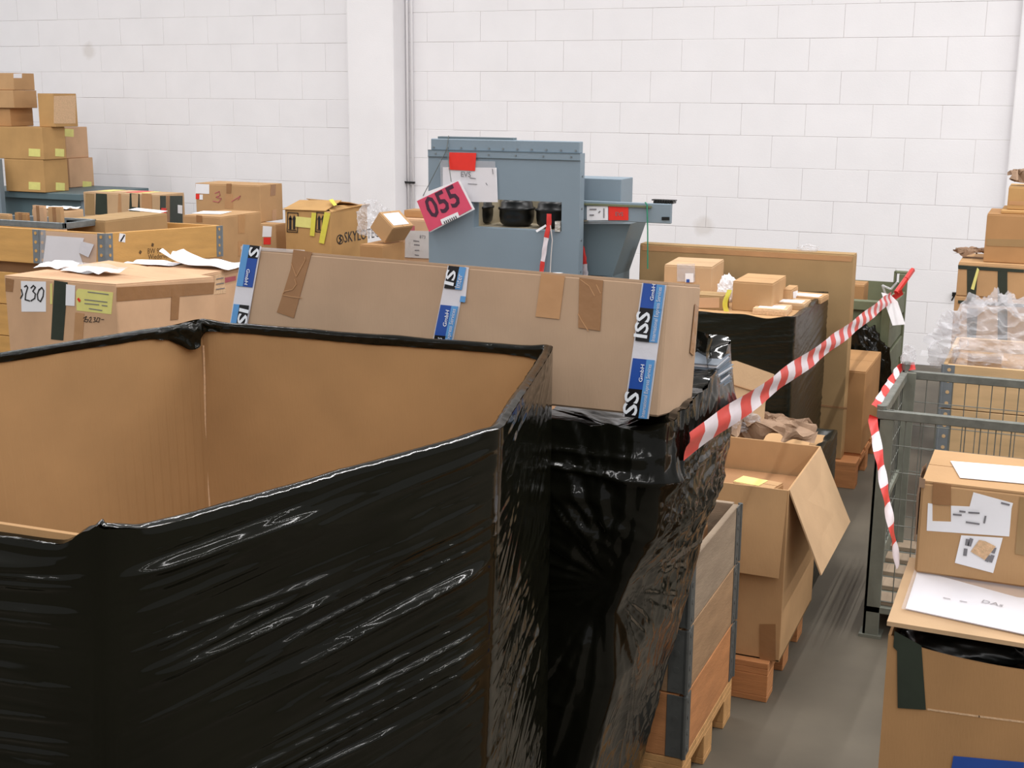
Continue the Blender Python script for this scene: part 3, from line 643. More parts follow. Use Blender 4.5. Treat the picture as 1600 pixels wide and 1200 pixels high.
# ------------------------------------------------------------------ upright flat carton and what stands around it
u1 = PV(1335, 398, 6.80); zl = PV(1000, 381, 6.80)
pallet(float(u1[0]) - 1.15, 6.76, -.875, 7.62, 'orange wooden pallet under the tall flat carton', 'x', WOODR)
uc = Box('flat_carton', 'tall flat upright carton standing on a pallet like a panel', 'carton', (float(zl[0]), 6.80, .145), float(u1[0] - zl[0]), .10, float(u1[2]) - .145); uc.body(CG, flaps=True)
uc.rect('F', 1003, 383, 1330, 398, CTAPE, 'clear_tape', lift=.0005) if False else None
uc.poly('F', [(1004, 391), (1330, 409), (1333, 401), (1004, 383)], CTAPE, 'brown_tape')
uc.stroke('F', [[(1290, 707 - 70 * 0 - 30), (1327, 679)]], .004, CDK, 'crease', lift=.001) if False else None
uc.poly('F', [(1262, 632), (1324, 640), (1324, 637), (1262, 629)], CDK, 'fold_line')
scr = bag('tape_scrap', 'crumpled clear tape scrap sticking up from the tall flat carton', 'tape', (PV(1262, 392, 6.85)[0], 6.85, float(u1[2])), .05, .02, .022, CLEARB, 6)
c_ = Box('cardboard_carton', 'brown carton standing behind the tall flat carton on the orange pallet', 'carton', (-1.45, 6.95, .145), .57, .62, .46); c_.body(CB)
# olive green steel bin
gx1 = float(PV(1392, 476, 7.75)[0]); gz = float(PV(1392, 470, 7.75)[2]); gy1 = float(PU(1418, 446, gx1)[1])
bn = empty('steel_bin', (gx1, 7.75, 0)); tag(bn, 'olive green steel stacking bin against the wall', 'bin'); L_ = 1.0; dd = min(max(gy1 - 7.75, .7), 1.2)
for a_, b__ in (((-.05, 0, 0), (0, .06, gz)), ((-.05, dd - .06, 0), (0, dd, gz + .06)), ((-L_, 0, 0), (-L_ + .05, .06, gz)), ((-L_, dd - .06, 0), (-L_ + .05, dd, gz))): MB().box(a_, b__).build('corner_post', GREEN, bn, .004)
for i in range(5):
    z = .12 + i * (gz - .16) / 5; MB().box((-.04, .06, z), (-.012 if i % 2 else -.004, dd - .06, z + (gz - .16) / 5 - .012)).build('side_rib', GREEN, bn, .004)
MB().box((-.044, .06, .10), (-.03, dd - .06, gz - .02)).build('side_sheet', GREEN, bn); MB().box((-L_ + .05, .02, .10), (-.05, .04, gz - .06)).build('front_sheet', GREEN, bn); MB().box((-L_ + .05, 0, gz - .07), (-.05, .05, gz - .01)).build('front_rail', GREEN, bn, .005)
MB().box((-L_, dd - .03, .10), (-.05, dd - .02, gz)).build('back_sheet', GREEN, bn); MB().box((-L_ + .012, .06, .10), (-L_ + .03, dd - .06, gz - .02)).build('side_sheet', GREEN, bn)
MB().box((-.08, dd - .05, gz + .06), (.0, dd, gz + .075)).box((-.085, dd - .05, gz), (-.07, dd, gz + .075)).build('stacking_lug', GREEN, bn, .003)
ib = mini('small brown carton standing inside the olive green bin', gx1 - .42, 8.05, gz - .22, .22, .2, .26, CB); 
MB().box((-L_ + .06, .06, .1), (-.06, dd - .06, gz - .225)).build('packed_goods', CDK, bn)
bb = bag('film_bundle', 'bulging bundle of black film standing in front of the olive green bin', 'film', (gx1 - .20, 7.685, .0), .26, .055, .48, FILMB, 1, 80, 60, .22)
lbp = float(PV(1400, 495, 7.7)[0])

# ------------------------------------------------------------------ red and white barrier tape
def barrier(label, pts, wd, nseg, tw0=0.0, tw1=0.0, up=(0, 0, 1), sag=0.0, start=0, crumple=.004):
    r = empty('barrier_tape', pts[0]); tag(r, label, 'barrier tape', 'red and white barrier tapes'); o3 = np.array(pts[0])
    pts = [np.array(p, float) for p in pts]; seg = [np.linalg.norm(b - a) for a, b in zip(pts[:-1], pts[1:])]; tot = sum(seg); nn = nseg * 6; rows = []; ml = []
    for i in range(nn + 1):
        d_ = tot * i / nn; k = 0
        while k < len(seg) - 1 and d_ > seg[k]: d_ -= seg[k]; k += 1
        f = min(1, d_ / seg[k]); p = pts[k] * (1 - f) + pts[k + 1] * f; dr = (pts[k + 1] - pts[k]) / seg[k]; F_ = i / nn
        p = p + np.array([0, 0, -sag * math.sin(math.pi * F_)])
        u_ = np.array(up, float); u_ = u_ - dr * (u_ @ dr); u_ /= np.linalg.norm(u_); s_ = np.cross(dr, u_); an = tw0 + (tw1 - tw0) * F_
        wv = u_ * math.cos(an) + s_ * math.sin(an); nv = np.cross(dr, wv)
        for j in range(7):
            c = (j / 6 - .5) * wd; rows.append(p + wv * c + nv * (crumple * math.sin(c * 90 + F_ * 30) + crumple * .8 * float(vn(F_ * 25, j * .7, 3))) - o3)
    fs = []; 
    for i in range(nn):
        for j in range(6):
            a = i * 7 + j; fs.append((a, a + 1, a + 8, a + 7)); ml.append((i // 6 + start) % 2)
    obj('strip', rows, fs, [BRED, BWHI], r, True, ml); return r
p0 = PV(1072, 698, 2.52); p1 = PV(1392, 464, 7.72)
barrier('long red and white barrier tape stretched from the black pile to the green bin', [p0, p0 * .93 + p1 * .07 + (0, 0, .002), p1], .062, 35, .12, -.2, sag=.012)
k1 = empty('tape_knot', p1); tag(k1, 'red and white knot of barrier tape on the olive green bin', 'tape knot')
obj('loop', [(-.05, -.03, -.03), (.06, -.02, .05), (.07, .0, .02), (-.03, -.02, -.06)], [(0, 1, 2, 3)], BRED, k1); MB().tube([(.03, -.02, .03), (.07, .06, .10), (.09, .2, .14)], .016).build('tail', BRED, k1); MB().tube([(-.03, -.02, .02), (-.05, -.03, .07), (.0, -.03, .05), (.03, -.03, .09)], .007).build('wire', CLEAR, k1)
tg = empty('paper_tag', p1); tag(tg, 'blank white paper tag hanging from the barrier tape knot on the bin', 'tag'); tg.location = tuple(map(float, p1 + (0, -.05, 0)))
flap(tg, [(-.05, 0, .03), (.03, -.03, -.155), (.10, -.02, -.145), (.045, .01, -.02), (.0, .01, .02)], PAPER, 'card', .002)

# ------------------------------------------------------------------ steel mesh cage
CZ = .905
ca = PZ(1372, 640, CZ); cb = PZ(1430, 585, CZ); gx0, gy0 = float(ca[0]), float(ca[1]); gy1 = gy0 + .8; gx1c = gx0 + 1.2
cg = empty('mesh_cage', (gx0, gy0, 0)); tag(cg, 'steel wire mesh pallet cage behind the labelled carton', 'pallet cage'); W_, D_ = 1.2, gy1 - gy0
for x, y in ((0, 0), (W_ - .06, 0), (0, D_ - .06), (W_ - .06, D_ - .06)):
    MB().box((x, y, 0), (x + .06, y + .012, CZ)).box((x if x == 0 else x + .048, y, 0), ((x if x == 0 else x + .048) + .012, y + .06, CZ)).build('post', CAGEG, cg, .002)
    MB().box((x - .012, y - .01, 0), (x + .072, y + .07, .012)).build('foot', CAGEG, cg)
for nm, a, b in (('front_rail', (0, -.004, CZ - .035), (W_, .022, CZ)), ('back_rail', (0, D_ - .022, CZ - .035), (W_, D_ + .004, CZ)), ('left_rail', (-.004, 0, CZ - .04), (.024, D_, CZ)), ('right_rail', (W_ - .024, 0, CZ - .04), (W_ + .004, D_, CZ))):
    MB().box(a, b).build(nm, CAGE, cg, .003)
MB().cyl((.012, D_ - .01, CZ), (.012, D_ - .01, CZ + .035), .018).build('stacking_lug', CAGE, cg); MB().cyl((.012, .015, CZ), (.012, .015, CZ + .015), .018).build('stacking_lug', CAGE, cg)
MB().box((0, 0, .10), (W_, D_, .13)).build('base_frame', CAGEG, cg, .004)
for i in range(5): MB().box((.01, .02 + i * (D_ - .14) / 4, .13), (W_ - .01, .12 + i * (D_ - .14) / 4, .15)).build('floor_board', WOODG, cg, .002)
def mesh_side(horiz, fixed, a0, a1, z0, z1):
    mb = MB(); n = int((a1 - a0) / .05); r = .0022
    P_ = (lambda a, z: (a, fixed, z)) if horiz else (lambda a, z: (fixed, a, z))
    for i in range(n + 1): a = a0 + (a1 - a0) * i / n; mb.cyl(P_(a, z0), P_(a, z1), r, 5)
    k = int((z1 - z0) / .1)
    for i in range(k + 1): z = z0 + (z1 - z0) * i / k; mb.cyl(P_(a0, z), P_(a1, z), r, 5)
    o = mb.build('wire_mesh', CAGE, cg); o['kind'] = 'stuff'
mesh_side(True, .012, .05, W_ - .05, .15, CZ - .03); mesh_side(True, D_ - .012, .05, W_ - .05, .15, CZ - .03); mesh_side(False, .010, .05, D_ - .05, .15, CZ - .03); mesh_side(False, W_ - .01, .05, D_ - .05, .15, CZ - .03)
MB().box((.002, .06, .45), (.022, D_ - .06, .475)).build('side_bar', CAGEG, cg); MB().box((.002, .06, .13), (.014, D_ - .06, .22)).build('side_plate', CAGEG, cg)
A_ = np.array([gx0 - .012, gy1 - .02, CZ + .01]); B_ = np.array([gx0 - .012, gy0 + .02, CZ + .004])
barrier('short barrier tape piece lying along the left rail of the mesh cage', [A_ + (.06, .01, .012), A_, B_], .035, 7, .5, .9, (0, 0, 1))
F_ = PV(1404, 884, 4.1)
barrier('barrier tape hanging down from the front corner of the mesh cage', [B_ + (.09, -.035, -.012), B_ + (.006, -.035, -.012), B_ + (-.002, -.038, -.04), F_], .034, 9, .25, 1.25, (1, 0, 0), start=1)
bag('plastic_twist', 'twist of clear plastic tied to the rear post of the mesh cage', 'plastic', (gx0 + .02, gy1 - .02, CZ + .03), .03, .02, .05, CLEARB, 1)

# ------------------------------------------------------------------ cartons at the right edge, close to the camera
LZ = .93; e0 = PZ(1390, 968, LZ); nx0, ny0 = float(e0[0]), float(e0[1])
nb = Box('cardboard_carton', 'large brown carton with dark green tape at the lower right corner', 'carton', (nx0, ny0, 0), .56, .42, LZ - .035)
hh = nb.h; W2, D2 = nb.w, nb.d
fr = [(0, 0), (W2, 0)] + [(W2 * (1 - i / 20), hh - .004 - .028 * math.sin(math.pi * min(1, (1 - i / 20) * 1.15)) ** .7 * 1.0) for i in range(20)] + [(0, hh)]
nb.poly('F', fr, CB, 'front_panel', t=.007, metres=True, lift=-.007)
for nm, a, b in (('left_panel', (0, .002, 0), (.006, D2, hh)), ('right_panel', (W2 - .006, .002, 0), (W2, D2, hh)), ('back_panel', (.006, D2 - .006, 0), (W2 - .006, D2, hh))): MB().box(a, b).build(nm, CB, nb.root)
lid = flap(nb.root, [(-.004, -.012, hh + .025), (W2 + .004, -.012, hh + .022), (W2 + .004, D2, hh + .024), (-.004, D2, hh + .026)], CP, 'lid', .010)
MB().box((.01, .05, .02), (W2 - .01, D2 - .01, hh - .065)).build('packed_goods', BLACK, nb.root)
bag('black_bag', 'dark grey plastic bag bulging out under the lid of the large brown carton', 'bag', (nx0 + .15, ny0 + .10, hh - .058), .13, .08, .036, BLACK, 2, amp=.15)
nb.poly('F', [(1403, 1105), (1447, 1108), (1440, 1008), (1398, 985), (1396, 1010), (1402, 1016)], GTAPE, 'green_tape', lift=.002)
nb.stroke('F', [[(1450, 1108), (1530, 1119), (1600, 1128)]], .004, EDGE, 'fold_line', lift=.001)
nb.poly('F', [(1484, 1215), (1600, 1225), (1600, 1190), (1490, 1180)], BLUE, 'blue_label', lift=.002)
# sleeve with papers on the lid
sv = Box('document_sleeve', 'clear plastic sleeve with white papers lying on the large brown carton', 'document sleeve', (nx0 - .004, ny0 - .012, 0), W2, D2, hh + .0365)
sv.poly('T', [(1415, 952), (1600, 992), (1680, 1010), (1700, 945), (1590, 935), (1434, 892)], PAPER, 'paper_sheet', t=.0012, lift=.001)
sv.poly('T', [(1408, 955), (1690, 1016), (1720, 930), (1600, 908), (1436, 872)], SLEEVE, 'sleeve', t=.0012, lift=.005)
sv.text('T', 'DAs', (1533, 944), (1566, 951), GINK, lift=.0045); sv.stroke('T', [[(1474, 937), (1484, 939)], [(1500, 942), (1510, 944)]], .003, GINK, 'print_line', lift=.0045)
# upper carton with labels
ub_ = carton('damaged carton with white shipping labels on top of the large brown carton', 3.02, 1437, 1760, None, 788, 930, CD, base=LZ + .003 + .0035, d=.30, flaps=True, dz=(.0, .0, .0, .0), bevel=.006)
ub_.poly('F', [(1448, 829), (1577, 838), (1581, 790), (1530, 792), (1486, 790), (1486, 815), (1457, 814), (1457, 787), (1450, 786)], PAPER, 'shipping_label')
ub_.poly('F', [(1514, 795), (1579, 800), (1583, 786), (1521, 769)], PAPER, 'shipping_label')
l3 = ub_.poly('F', [(1492, 879), (1552, 895), (1567, 840), (1502, 836)], PAPER, 'shipping_label')
ub_.poly('F', [(1517, 861), (1539, 874), (1556, 853), (1540, 845), (1530, 843)], EDGE, 'torn_patch', lift=.002)
ub_.stroke('F', [[(1512, 843), (1511, 850)], [(1518, 842), (1515, 851)], [(1509, 858), (1508, 866)], [(1551, 868), (1548, 876)], [(1545, 868), (1542, 875)], [(1554, 856), (1552, 862)]], .008, GINK, 'print', lift=.004)
ub_.stroke('F', [[(1500, 798), (1508, 799)], [(1514, 800), (1530, 801)], [(1490, 803), (1502, 804)], [(1565, 785), (1577, 788)], [(1540, 806), (1538, 816)], [(1510, 815), (1530, 818)]], .004, GINK, 'print', lift=.004)
ub_.poly('F', [(1457, 787), (1486, 789), (1486, 757), (1458, 753)], BTAPE, 'brown_tape', lift=.002); ub_.poly('F', [(1586, 865), (1600, 867), (1620, 868), (1620, 780), (1594, 776)], OTAPE, 'olive_tape', lift=.001)
ub_.poly('T', [(1500, 748), (1760, 772), (1760, 744), (1485, 722)], PAPER, 'white_sheet', lift=.001)
ub_.poly('F', [(1436, 760), (1445, 762), (1446, 748), (1437, 745)], KRAFT, 'torn_corner', lift=.002)
g_ = np.array([[(-.004 - .012 * math.sin(a * 3) * float(vn(a * 6, z * 30, 1)), .02 + a * .14, z) for a in np.linspace(0, 1, 16)] for z in np.linspace(.06, ub_.h + .002, 10)])
grid('torn_side', g_, KRAFT, ub_.root); ub_.poly('L', [(.17, .03), (.26, .03), (.25, .16), (.18, .17)], PAPER, 'side_label', metres=True, lift=.001)

# ------------------------------------------------------------------ right back: collar crate with plastic bags, stacked cartons
ra = PV(1474, 568, 6.35); rx0, rz = float(ra[0]), float(ra[2]); nco = max(2, int(round((rz - .144) / .2))); ch = (rz - .144) / nco
pallet(rx0, 6.35, rx0 + 1.2, 7.15, 'wooden pallet under the collar crate behind the mesh cage', 'x')
for i in range(nco):
    collar(rx0, 6.35, rx0 + 1.2, 7.15, .144 + i * ch, ch, WOODL, 'topmost wooden pallet collar behind the mesh cage' if i == nco - 1 else ['lowest', 'second', 'third', 'fourth'][i] + ' pallet collar from the floor behind the mesh cage')
fz = rz - .06
mini('flat brown carton filling the collar crate behind the mesh cage', rx0 + .03, 6.38, .146, 1.1, .70, fz - .146, CD)
bag('plastic_bag', 'big crumpled clear plastic bag spilling over the crate behind the mesh cage', 'plastic bag', (rx0 + .20, 6.55, fz), .26, .16, .22, CLEARB, 0, 70, 44, .45)
bag('plastic_bag', 'upright clear plastic bag with dark contents at the right edge above the crate', 'plastic bag', (rx0 + .66, 6.62, fz), .15, .14, .27, CLEARB, 5, 60, 40, .4)
g_ = np.array([[(x, y, .02 + .03 * float(vn(x * 16, y * 16, 2))) for x in np.linspace(-.12, .26, 24)] for y in np.linspace(0, .2, 14)]); o_ = grid('plastic_sheet', g_, CLEARB); o_.location = (rx0 + .0, 6.36, rz - .01); tag(o_, 'flat white plastic sheet drooping over the left edge of the crate behind the cage', 'plastic')
mini('small tan carton wrapped inside the plastic on the rear crate', rx0 + .12, 6.5, fz, .14, .1, .08, CO, 15)
mini('narrow pale box lying under the upright plastic bag', rx0 + .42, 6.45, fz, .2, .12, .05, CP, -8)
q1 = carton('carton with broad black straps low in the right hand stack', 7.55, 1497, 1690, None, 420, 474, CD, base=None, d=.5)
zq = float(q1.root.location.z)
q0 = Box('cardboard_carton', 'lower black strapped carton at the base of the right hand stack', 'carton', (float(q1.root.location.x) - .005, 7.55, 0), q1.w + .01, .5, zq - .001); q0.body(CD)
for b, ys in ((q1, (420, 474)), (q0, (480, 545))):
    b.poly('F', [(1511, ys[1]), (1524, ys[1]), (1528, ys[0] + 2), (1511, ys[0] + 1)], GTAPE, 'black_strap', lift=.001); b.poly('F', [(1559, ys[1] + 4), (1574, ys[1] + 4), (1574, ys[0] + 3), (1559, ys[0] + 2)], GTAPE, 'black_strap', lift=.001)
q1.poly('F', [(1497, 420), (1600, 426), (1600, 421), (1497, 414)], GTAPE, 'black_strap', lift=.001); q1.poly('F', [(1497, 474), (1600, 480), (1600, 475), (1497, 469)], GTAPE, 'black_strap', lift=.001)
q1.poly('F', [(1517, 451), (1522, 453), (1530, 421), (1527, 418)], YELL, 'pale_strip', lift=.005)
zt1 = zq + q1.h
q2 = carton('plain brown carton with tape band second from the top of the right hand stack', 7.62, 1542, 1720, None, 341, 411, CB, base=zt1 + .001, d=.42); q2.poly('F', [(1541, 384), (1760, 392), (1760, 378), (1541, 373)], OTAPE, 'tape_band')
zt2_ = zt1 + .001 + q2.h
q3 = carton('open topped carton with scraps on top of the right hand stack', 7.70, 1576, 1720, None, 296, 333, CO, base=zt2_ + .022, d=.3); q3.poly('F', [(1576, 320), (1760, 327), (1760, 318), (1576, 314)], CTAPE, 'tape_band')
ld = Box('cardboard_sheet', 'thin cardboard sheet under the topmost carton of the right hand stack', 'cardboard', (float(PV(1564, 330, 7.66)[0]), 7.66, zt2_ + .001), .8, .36, .02); ld.body(CO, flaps=False)
sheet('tuft of red brown scraps on the topmost right hand carton', float(q3.root.location.x) + .10, 7.80, float(q3.root.location.z) + q3.h, .18, .12, 8, 3, .02, KRAFT, 'scraps', crumple=.06, name='scrap_tuft')
sheet('torn cardboard curl on the black strapped carton', float(PV(1515, 412, 7.75)[0]), 7.80, zt1, .17, .10, 0, 4, .02, KRAFT, 'cardboard', crumple=.035, name='torn_cardboard')
kb = MB().box((-.02, -.01, -.015), (.02, .02, .015)).cyl((-.02, 0, -.05), (0, .0, 0), .006).build('wall_clip', BLACK); kb.location = tuple(map(float, PV(1492, 460, 10.33))); tag(kb, 'small black clip on the wall beside the strapped carton', 'clip')

# ------------------------------------------------------------------ left rows
ct = PV(181, 444, 4.39)
pallet(float(ct[0]) - .62, 4.40, float(ct[0]) + .02, 5.02, 'wooden pallet under the carton numbered 230', 'x')
l1 = carton('large carton with number 230 on white paper and yellow tag', 4.39, 7, 181, 335, 444, 500, CK, base=.145, dz=(0, 0, -.055, -.01))
sh_ = l1.poly('F', [(34, 487), (72, 487), (72, 440), (33, 439)], PAPER, 'number_sheet')
l1.stroke('F', [[(39, 448), (42, 446), (44, 449), (41, 459), (40, 468), (47, 470)], [(49, 450), (53, 446), (56, 449), (52, 455), (56, 459), (55, 466), (49, 470)], [(62, 452), (59, 460), (60, 468), (64, 471), (68, 463), (69, 454), (66, 449), (62, 453)], [(33, 466), (36, 460), (34, 452)]], .006, DARK, parent=sh_)
l1.poly('F', [(80, 530), (99, 532), (106, 441), (85, 438)], GTAPE, 'dark_green_strap'); l1.poly('F', [(79, 475), (82, 475), (82, 443), (79, 443)], YELL, 'paper_strip')
l1.poly('F', [(103, 477), (117, 478), (118, 446), (104, 444)], PAPER, 'small_label')
yl = l1.poly('F', [(120, 485), (174, 491), (177, 457), (122, 451), (119, 456)], YELL, 'yellow_tag')
l1.stroke('F', [[(133, 468), (168, 472)], [(133, 474), (155, 476)], [(160, 477), (168, 478)], [(138, 456), (170, 460)], [(140, 482), (160, 485)]], .004, GINK, 'print', parent=yl); l1.stroke('F', [[(123, 467), (125, 470)]], .012, RED, 'tag_eyelet', parent=yl)
l1.stroke('F', [[(131, 497), (136, 494), (132, 502), (137, 503), (139, 499), (134, 499)], [(140, 497), (143, 495), (143, 499), (140, 503), (144, 503)], [(147, 496), (150, 496), (148, 499), (150, 502), (146, 503)], [(153, 497), (151, 502), (155, 503), (157, 497), (153, 496)], [(159, 499), (163, 499)]], .0028, DARK)
l1.poly('F', [(115, 535), (129, 536), (132, 490), (118, 488)], CTAPE, 'tan_tape'); l1.poly('F', [(9, 455), (20, 456), (22, 437), (9, 434)], BTAPE, 'brown_tape')
l1.poly('R', [(182, 471), (333, 459), (335, 441), (182, 449)], BTAPE, 'brown_tape'); l1.poly('R', [(266, 500), (278, 499), (281, 450), (268, 451)], BTAPE, 'brown_tape')
z1 = .145 + l1.h
p = PV(60, 426, 4.6); sheet('crumpled white paper at the left on the carton numbered 230', p[0], 4.72, z1 - .004, .17, .12, 10, 1, .03)
p = PV(145, 425, 4.7); sheet('wide white paper in film at the right on the carton numbered 230', p[0], 4.70, z1 - .010, .26, .16, -8, 2, .02)
p = PV(105, 415, 4.6); sheet('crinkled clear film lying across the carton numbered 230', p[0] + .1, 4.62, z1 + .012, .40, .22, -5, 3, .025, CLEARB, 'plastic', name='plastic_film')
l2 = carton('carton with torn white papers on its lid right of the carton numbered 230', 5.12, 200, 312, 388, 430, 500, CK, base=.0)
l2.poly('R', [(334, 460), (353, 458), (350, 427), (335, 430)], EDGE, 'hanging_label'); l2.stroke('R', [[(337, 436), (348, 434)], [(337, 444), (349, 442)], [(337, 452), (350, 450)]], .004, GINK, 'print', lift=.004); l2.poly('R', [(351, 442), (368, 438), (368, 431), (351, 434)], PINKP, 'red_print')
z2 = l2.h
p = PV(330, 402, 5.45); sheet('torn white paper curling up on the carton beside the long carton', p[0], 5.40, z2, .42, .20, 0, 4, .03, curl=.045)
p = PV(250, 410, 5.4); sheet('flat white paper lying on the lid behind the carton numbered 230', p[0], 5.36, z2 - .002, .28, .16, 4, 5, .012)
# stencilled collar crate
k0 = PV(163, 364, 5.45); kx1, kz = float(k0[0]), float(k0[2]); kd = float(PU(345, 350, kx1)[1]) - 5.45; kx0 = kx1 - 1.2
pallet(kx0, 5.45, kx1, 5.45 + kd, 'wooden pallet under the stencilled plywood collars', 'x')
nk = max(3, int(round((kz - .144) / .2))); kh = (kz - .144) / nk
TILT = math.radians(-2.6)
for i in range(nk):
    if i < nk - 1: kh_ = (kz - .144 - kh - .058) / (nk - 1)
    lb = 'ochre plywood pallet collar stencilled BW 95 with riveted steel hinges' if i == nk - 1 else 'plain plywood collar stacked beneath the stencilled collar'
    rc = collar(kx0, 5.45, kx1, 5.45 + kd, .144 + (i * kh if i == nk - 1 else i * kh_), kh if i == nk - 1 else kh_, WOODO, lb, None if i == nk - 1 else 'hidden collars under the stencilled one', midhinge=(float(PV(60, 360, 5.45)[0]) - kx0 + .04) if i == nk - 1 else False)
kb_ = Box('document_pouch', 'clear pouch with white papers fixed to the stencilled collar', 'document pouch', (kx0, 5.45, .144 + (nk - 1) * kh), 1.2, kd, kh)
kb_.poly('F', [(68, 412), (132, 416), (124, 395), (131, 372), (72, 368)], PAPER, 'paper_sheet', lift=.004); kb_.poly('F', [(64, 416), (152, 418), (152, 366), (64, 360)], SLEEVE, 'pouch', lift=.007); kb_.poly('F', [(125, 395), (140, 402), (148, 382), (128, 377)], WTAPE, 'folded_corner', lift=.010)
kt = Box('stencil_marks', 'black stencil lettering and small torn label on the plywood collar', 'lettering', (kx0, 5.45, .144 + (nk - 1) * kh), 1.2, kd, kh)
kt.text('R', 'BW 95', (230, 392), (251, 390), INK, lift=.001); kt.text('R', 'Wiederverwendungs', (231, 401), (292, 393), INK, lift=.001); kt.text('R', 'z', (231, 408), (235, 407.5), INK, lift=.001)
kt.poly('R', [(184, 376), (194, 377), (194, 364), (185, 363)], PAPER, 'torn_label'); kt.stroke('R', [[(187, 375), (192, 366)]], .010, DARK, 'smudge', lift=.003); kt.stroke('R', [[(217.6, 390), (218.6, 391)], [(236.5, 377.5), (237.5, 378)]], .018, INK, 'knot', lift=.002)
for o_ in (rc, kb_.root, kt.root): o_.rotation_euler.x = TILT
l4 = carton('low wide carton lying on the stencilled plywood collar crate', 5.75, 103, 164, 262, 345, 372, CG, base=kz + .002 - .11)
l4.poly('T', [(200, 328), (250, 333), (262, 330), (214, 325)], PAPER, 'paper_label')
Box('cardboard_carton', 'carton packed inside the stencilled collars under the low wide carton', 'carton', (kx0 + .05, 5.50, .146), 1.05, kd - .10, float(l4.root.location.z) - .146 - .001).body(CDK)
# grey tray with little cartons at the left edge
tv = 5.50; tr0 = PV(-30, 345, tv); tr1 = PV(100, 352, tv); tz = kz + .034
ty = Box('steel_tray', 'shallow grey steel tray with little cartons on the plywood collar', 'tray', (float(tr0[0]), tv, 0), float(tr1[0] - tr0[0]), .26, tz)
for a, b, nm in (((0, 0, tz - .03), (.012, .26, tz), 'side_rail'), ((ty.w - .012, 0, tz - .03), (ty.w, .26, tz), 'side_rail')) + (((0, 0, tz - .03), (ty.w, .02, tz), 'front_rail'), ((0, .25, tz - .03), (ty.w, .26, tz), 'back_rail'), ((0, 0, tz - .035), (ty.w, .26, tz - .03), 'tray_sheet')): MB().box(a, b).build(nm, GALV, ty.root, .002)
for i, (xl, xc, xr, yt, v_, rot, lb) in enumerate(((-30, 12, 20, 335, 5.54, 0, 'leftmost little brown carton on the grey tray'), (22, 42, 47, 333, 5.54, 0, 'second little carton from the left on the grey tray'), (50, 68, 73, 322, 5.56, -8, 'tallest little carton leaning on the grey tray'), (74, 95, 100, 324, 5.55, 10, 'rightmost little carton on the grey tray'))):
    b = carton(lb, v_, xl, xc, xr, yt, 350, (CD, CB, CK, CD)[i], base=tz - .028, rot=rot, name='small_carton', group='little cartons on the grey tray'); b.poly('F', [(b.w * .35, 0), (b.w * .6, 0), (b.w * .6, b.h), (b.w * .35, b.h)], BTAPE, 'brown_tape', metres=True)
p = PV(90, 322, 5.84); sheet('white papers lying behind the little cartons on the tray', p[0], 5.86, tz + .035, .2, .12, 0, 2, .015)
mini('flat carton under the white papers on the tray', float(p[0]) - .14, 5.78, kz + .003, .24, .16, .065, CP)
# cartons with green tape along the wall
l5 = carton('long carton striped with dark green tape in front of the wall', 8.0, 130, 249, 288, 305, 350, CP, base=0.0)
for a, b, m_ in ((149, 168, GTAPE), (202, 219, GTAPE), (133, 148, OTAPE), (221, 238, CTAPE), (184, 190, CTAPE)): l5.poly('F', [(a, 335), (b, 336), (b - 1, 303), (a + 1, 302)], m_, 'tape_strip')
l5.poly('F', [(207, 323), (216, 324), (217, 303), (206, 303)], CP, 'paper_patch', lift=.004)
for a, b, m_ in ((250, 259, GTAPE), (260, 275, BTAPE), (265, 285, GTAPE)): l5.poly('R', [(a, 352), (b, 352), (b, 306), (a, 306)], m_, 'tape_strip')
l5.poly('R', [(277, 333), (284, 334), (284, 321), (277, 320)], PAPER, 'paper_label', lift=.004); l5.poly('F', [(251 - 3, 335), (257, 336), (257, 326), (250, 325)], PAPER, 'red_label') if False else l5.poly('R', [(251, 335), (259, 335), (259, 325), (251, 325)], RED, 'red_label', lift=.004)
for i, (x, m_) in enumerate(((160, YELL), (195, EDGE), (225, RED), (240, YELL))):
    p = PV(x, 297, 8.3); l5.poly('T', [(l5.ab('T', x, 298)[0], .1), (l5.ab('T', x, 298)[0] + .12, .1), (l5.ab('T', x, 298)[0] + .12, .3), (l5.ab('T', x, 298)[0], .3)], m_, 'tape_patch', metres=True)
l7 = carton('plain carton with pale tape beside the stencilled plywood collar', 7.02, 286, 345, 408, 339, 400, CD, base=0.0); l7.poly('R', [(372, 365), (382, 364), (383, 335), (372, 336)], CTAPE, 'tan_tape'); l7.poly('R', [(372, 400), (380, 400), (381, 376), (372, 377)], CTAPE, 'tan_tape'); l7.poly('F', [(307, 347), (316, 347), (316, 337), (307, 336)], BTAPE, 'brown_tape'); l7.poly('T', [(300, 334), (345, 335), (362, 331), (318, 330)], PAPER, 'paper_label')
l8 = carton('lower carton with white and red labels under the scribbled carton', 7.85, 310, 431, 448, 351, 400, CD, base=0.0); l8.poly('F', [(410, 370), (424, 370), (425, 354), (411, 353)], PAPER, 'white_label'); l8.poly('F', [(412, 382), (423, 382), (423, 371), (412, 371)], RED, 'red_label')
l6 = carton('carton with red scribble and white corner label in front of the wall', 7.92, 305, 406, 441, 290, 350, CD, base=l8.h + .001)
l6.poly('F', [(306, 302), (327, 303), (327, 288), (306, 287)], PAPER, 'white_label'); l6.poly('F', [(306, 311), (312, 311), (312, 303), (306, 303)], RED, 'red_label'); l6.poly('F', [(312, 312), (317, 312), (317, 304), (312, 304)], PAPER, 'white_label'); l6.poly('F', [(354, 302), (361, 302), (362, 287), (354, 287)], BTAPE, 'brown_tape'); l6.poly('F', [(351, 325), (364, 326), (364, 303), (352, 302)], CTAPE, 'tan_tape'); l6.poly('R', [(422, 306), (430, 305), (431, 288), (423, 289)], BTAPE, 'brown_tape'); l6.poly('R', [(425, 345), (432, 344), (432, 327), (425, 328)], CTAPE, 'tan_tape')
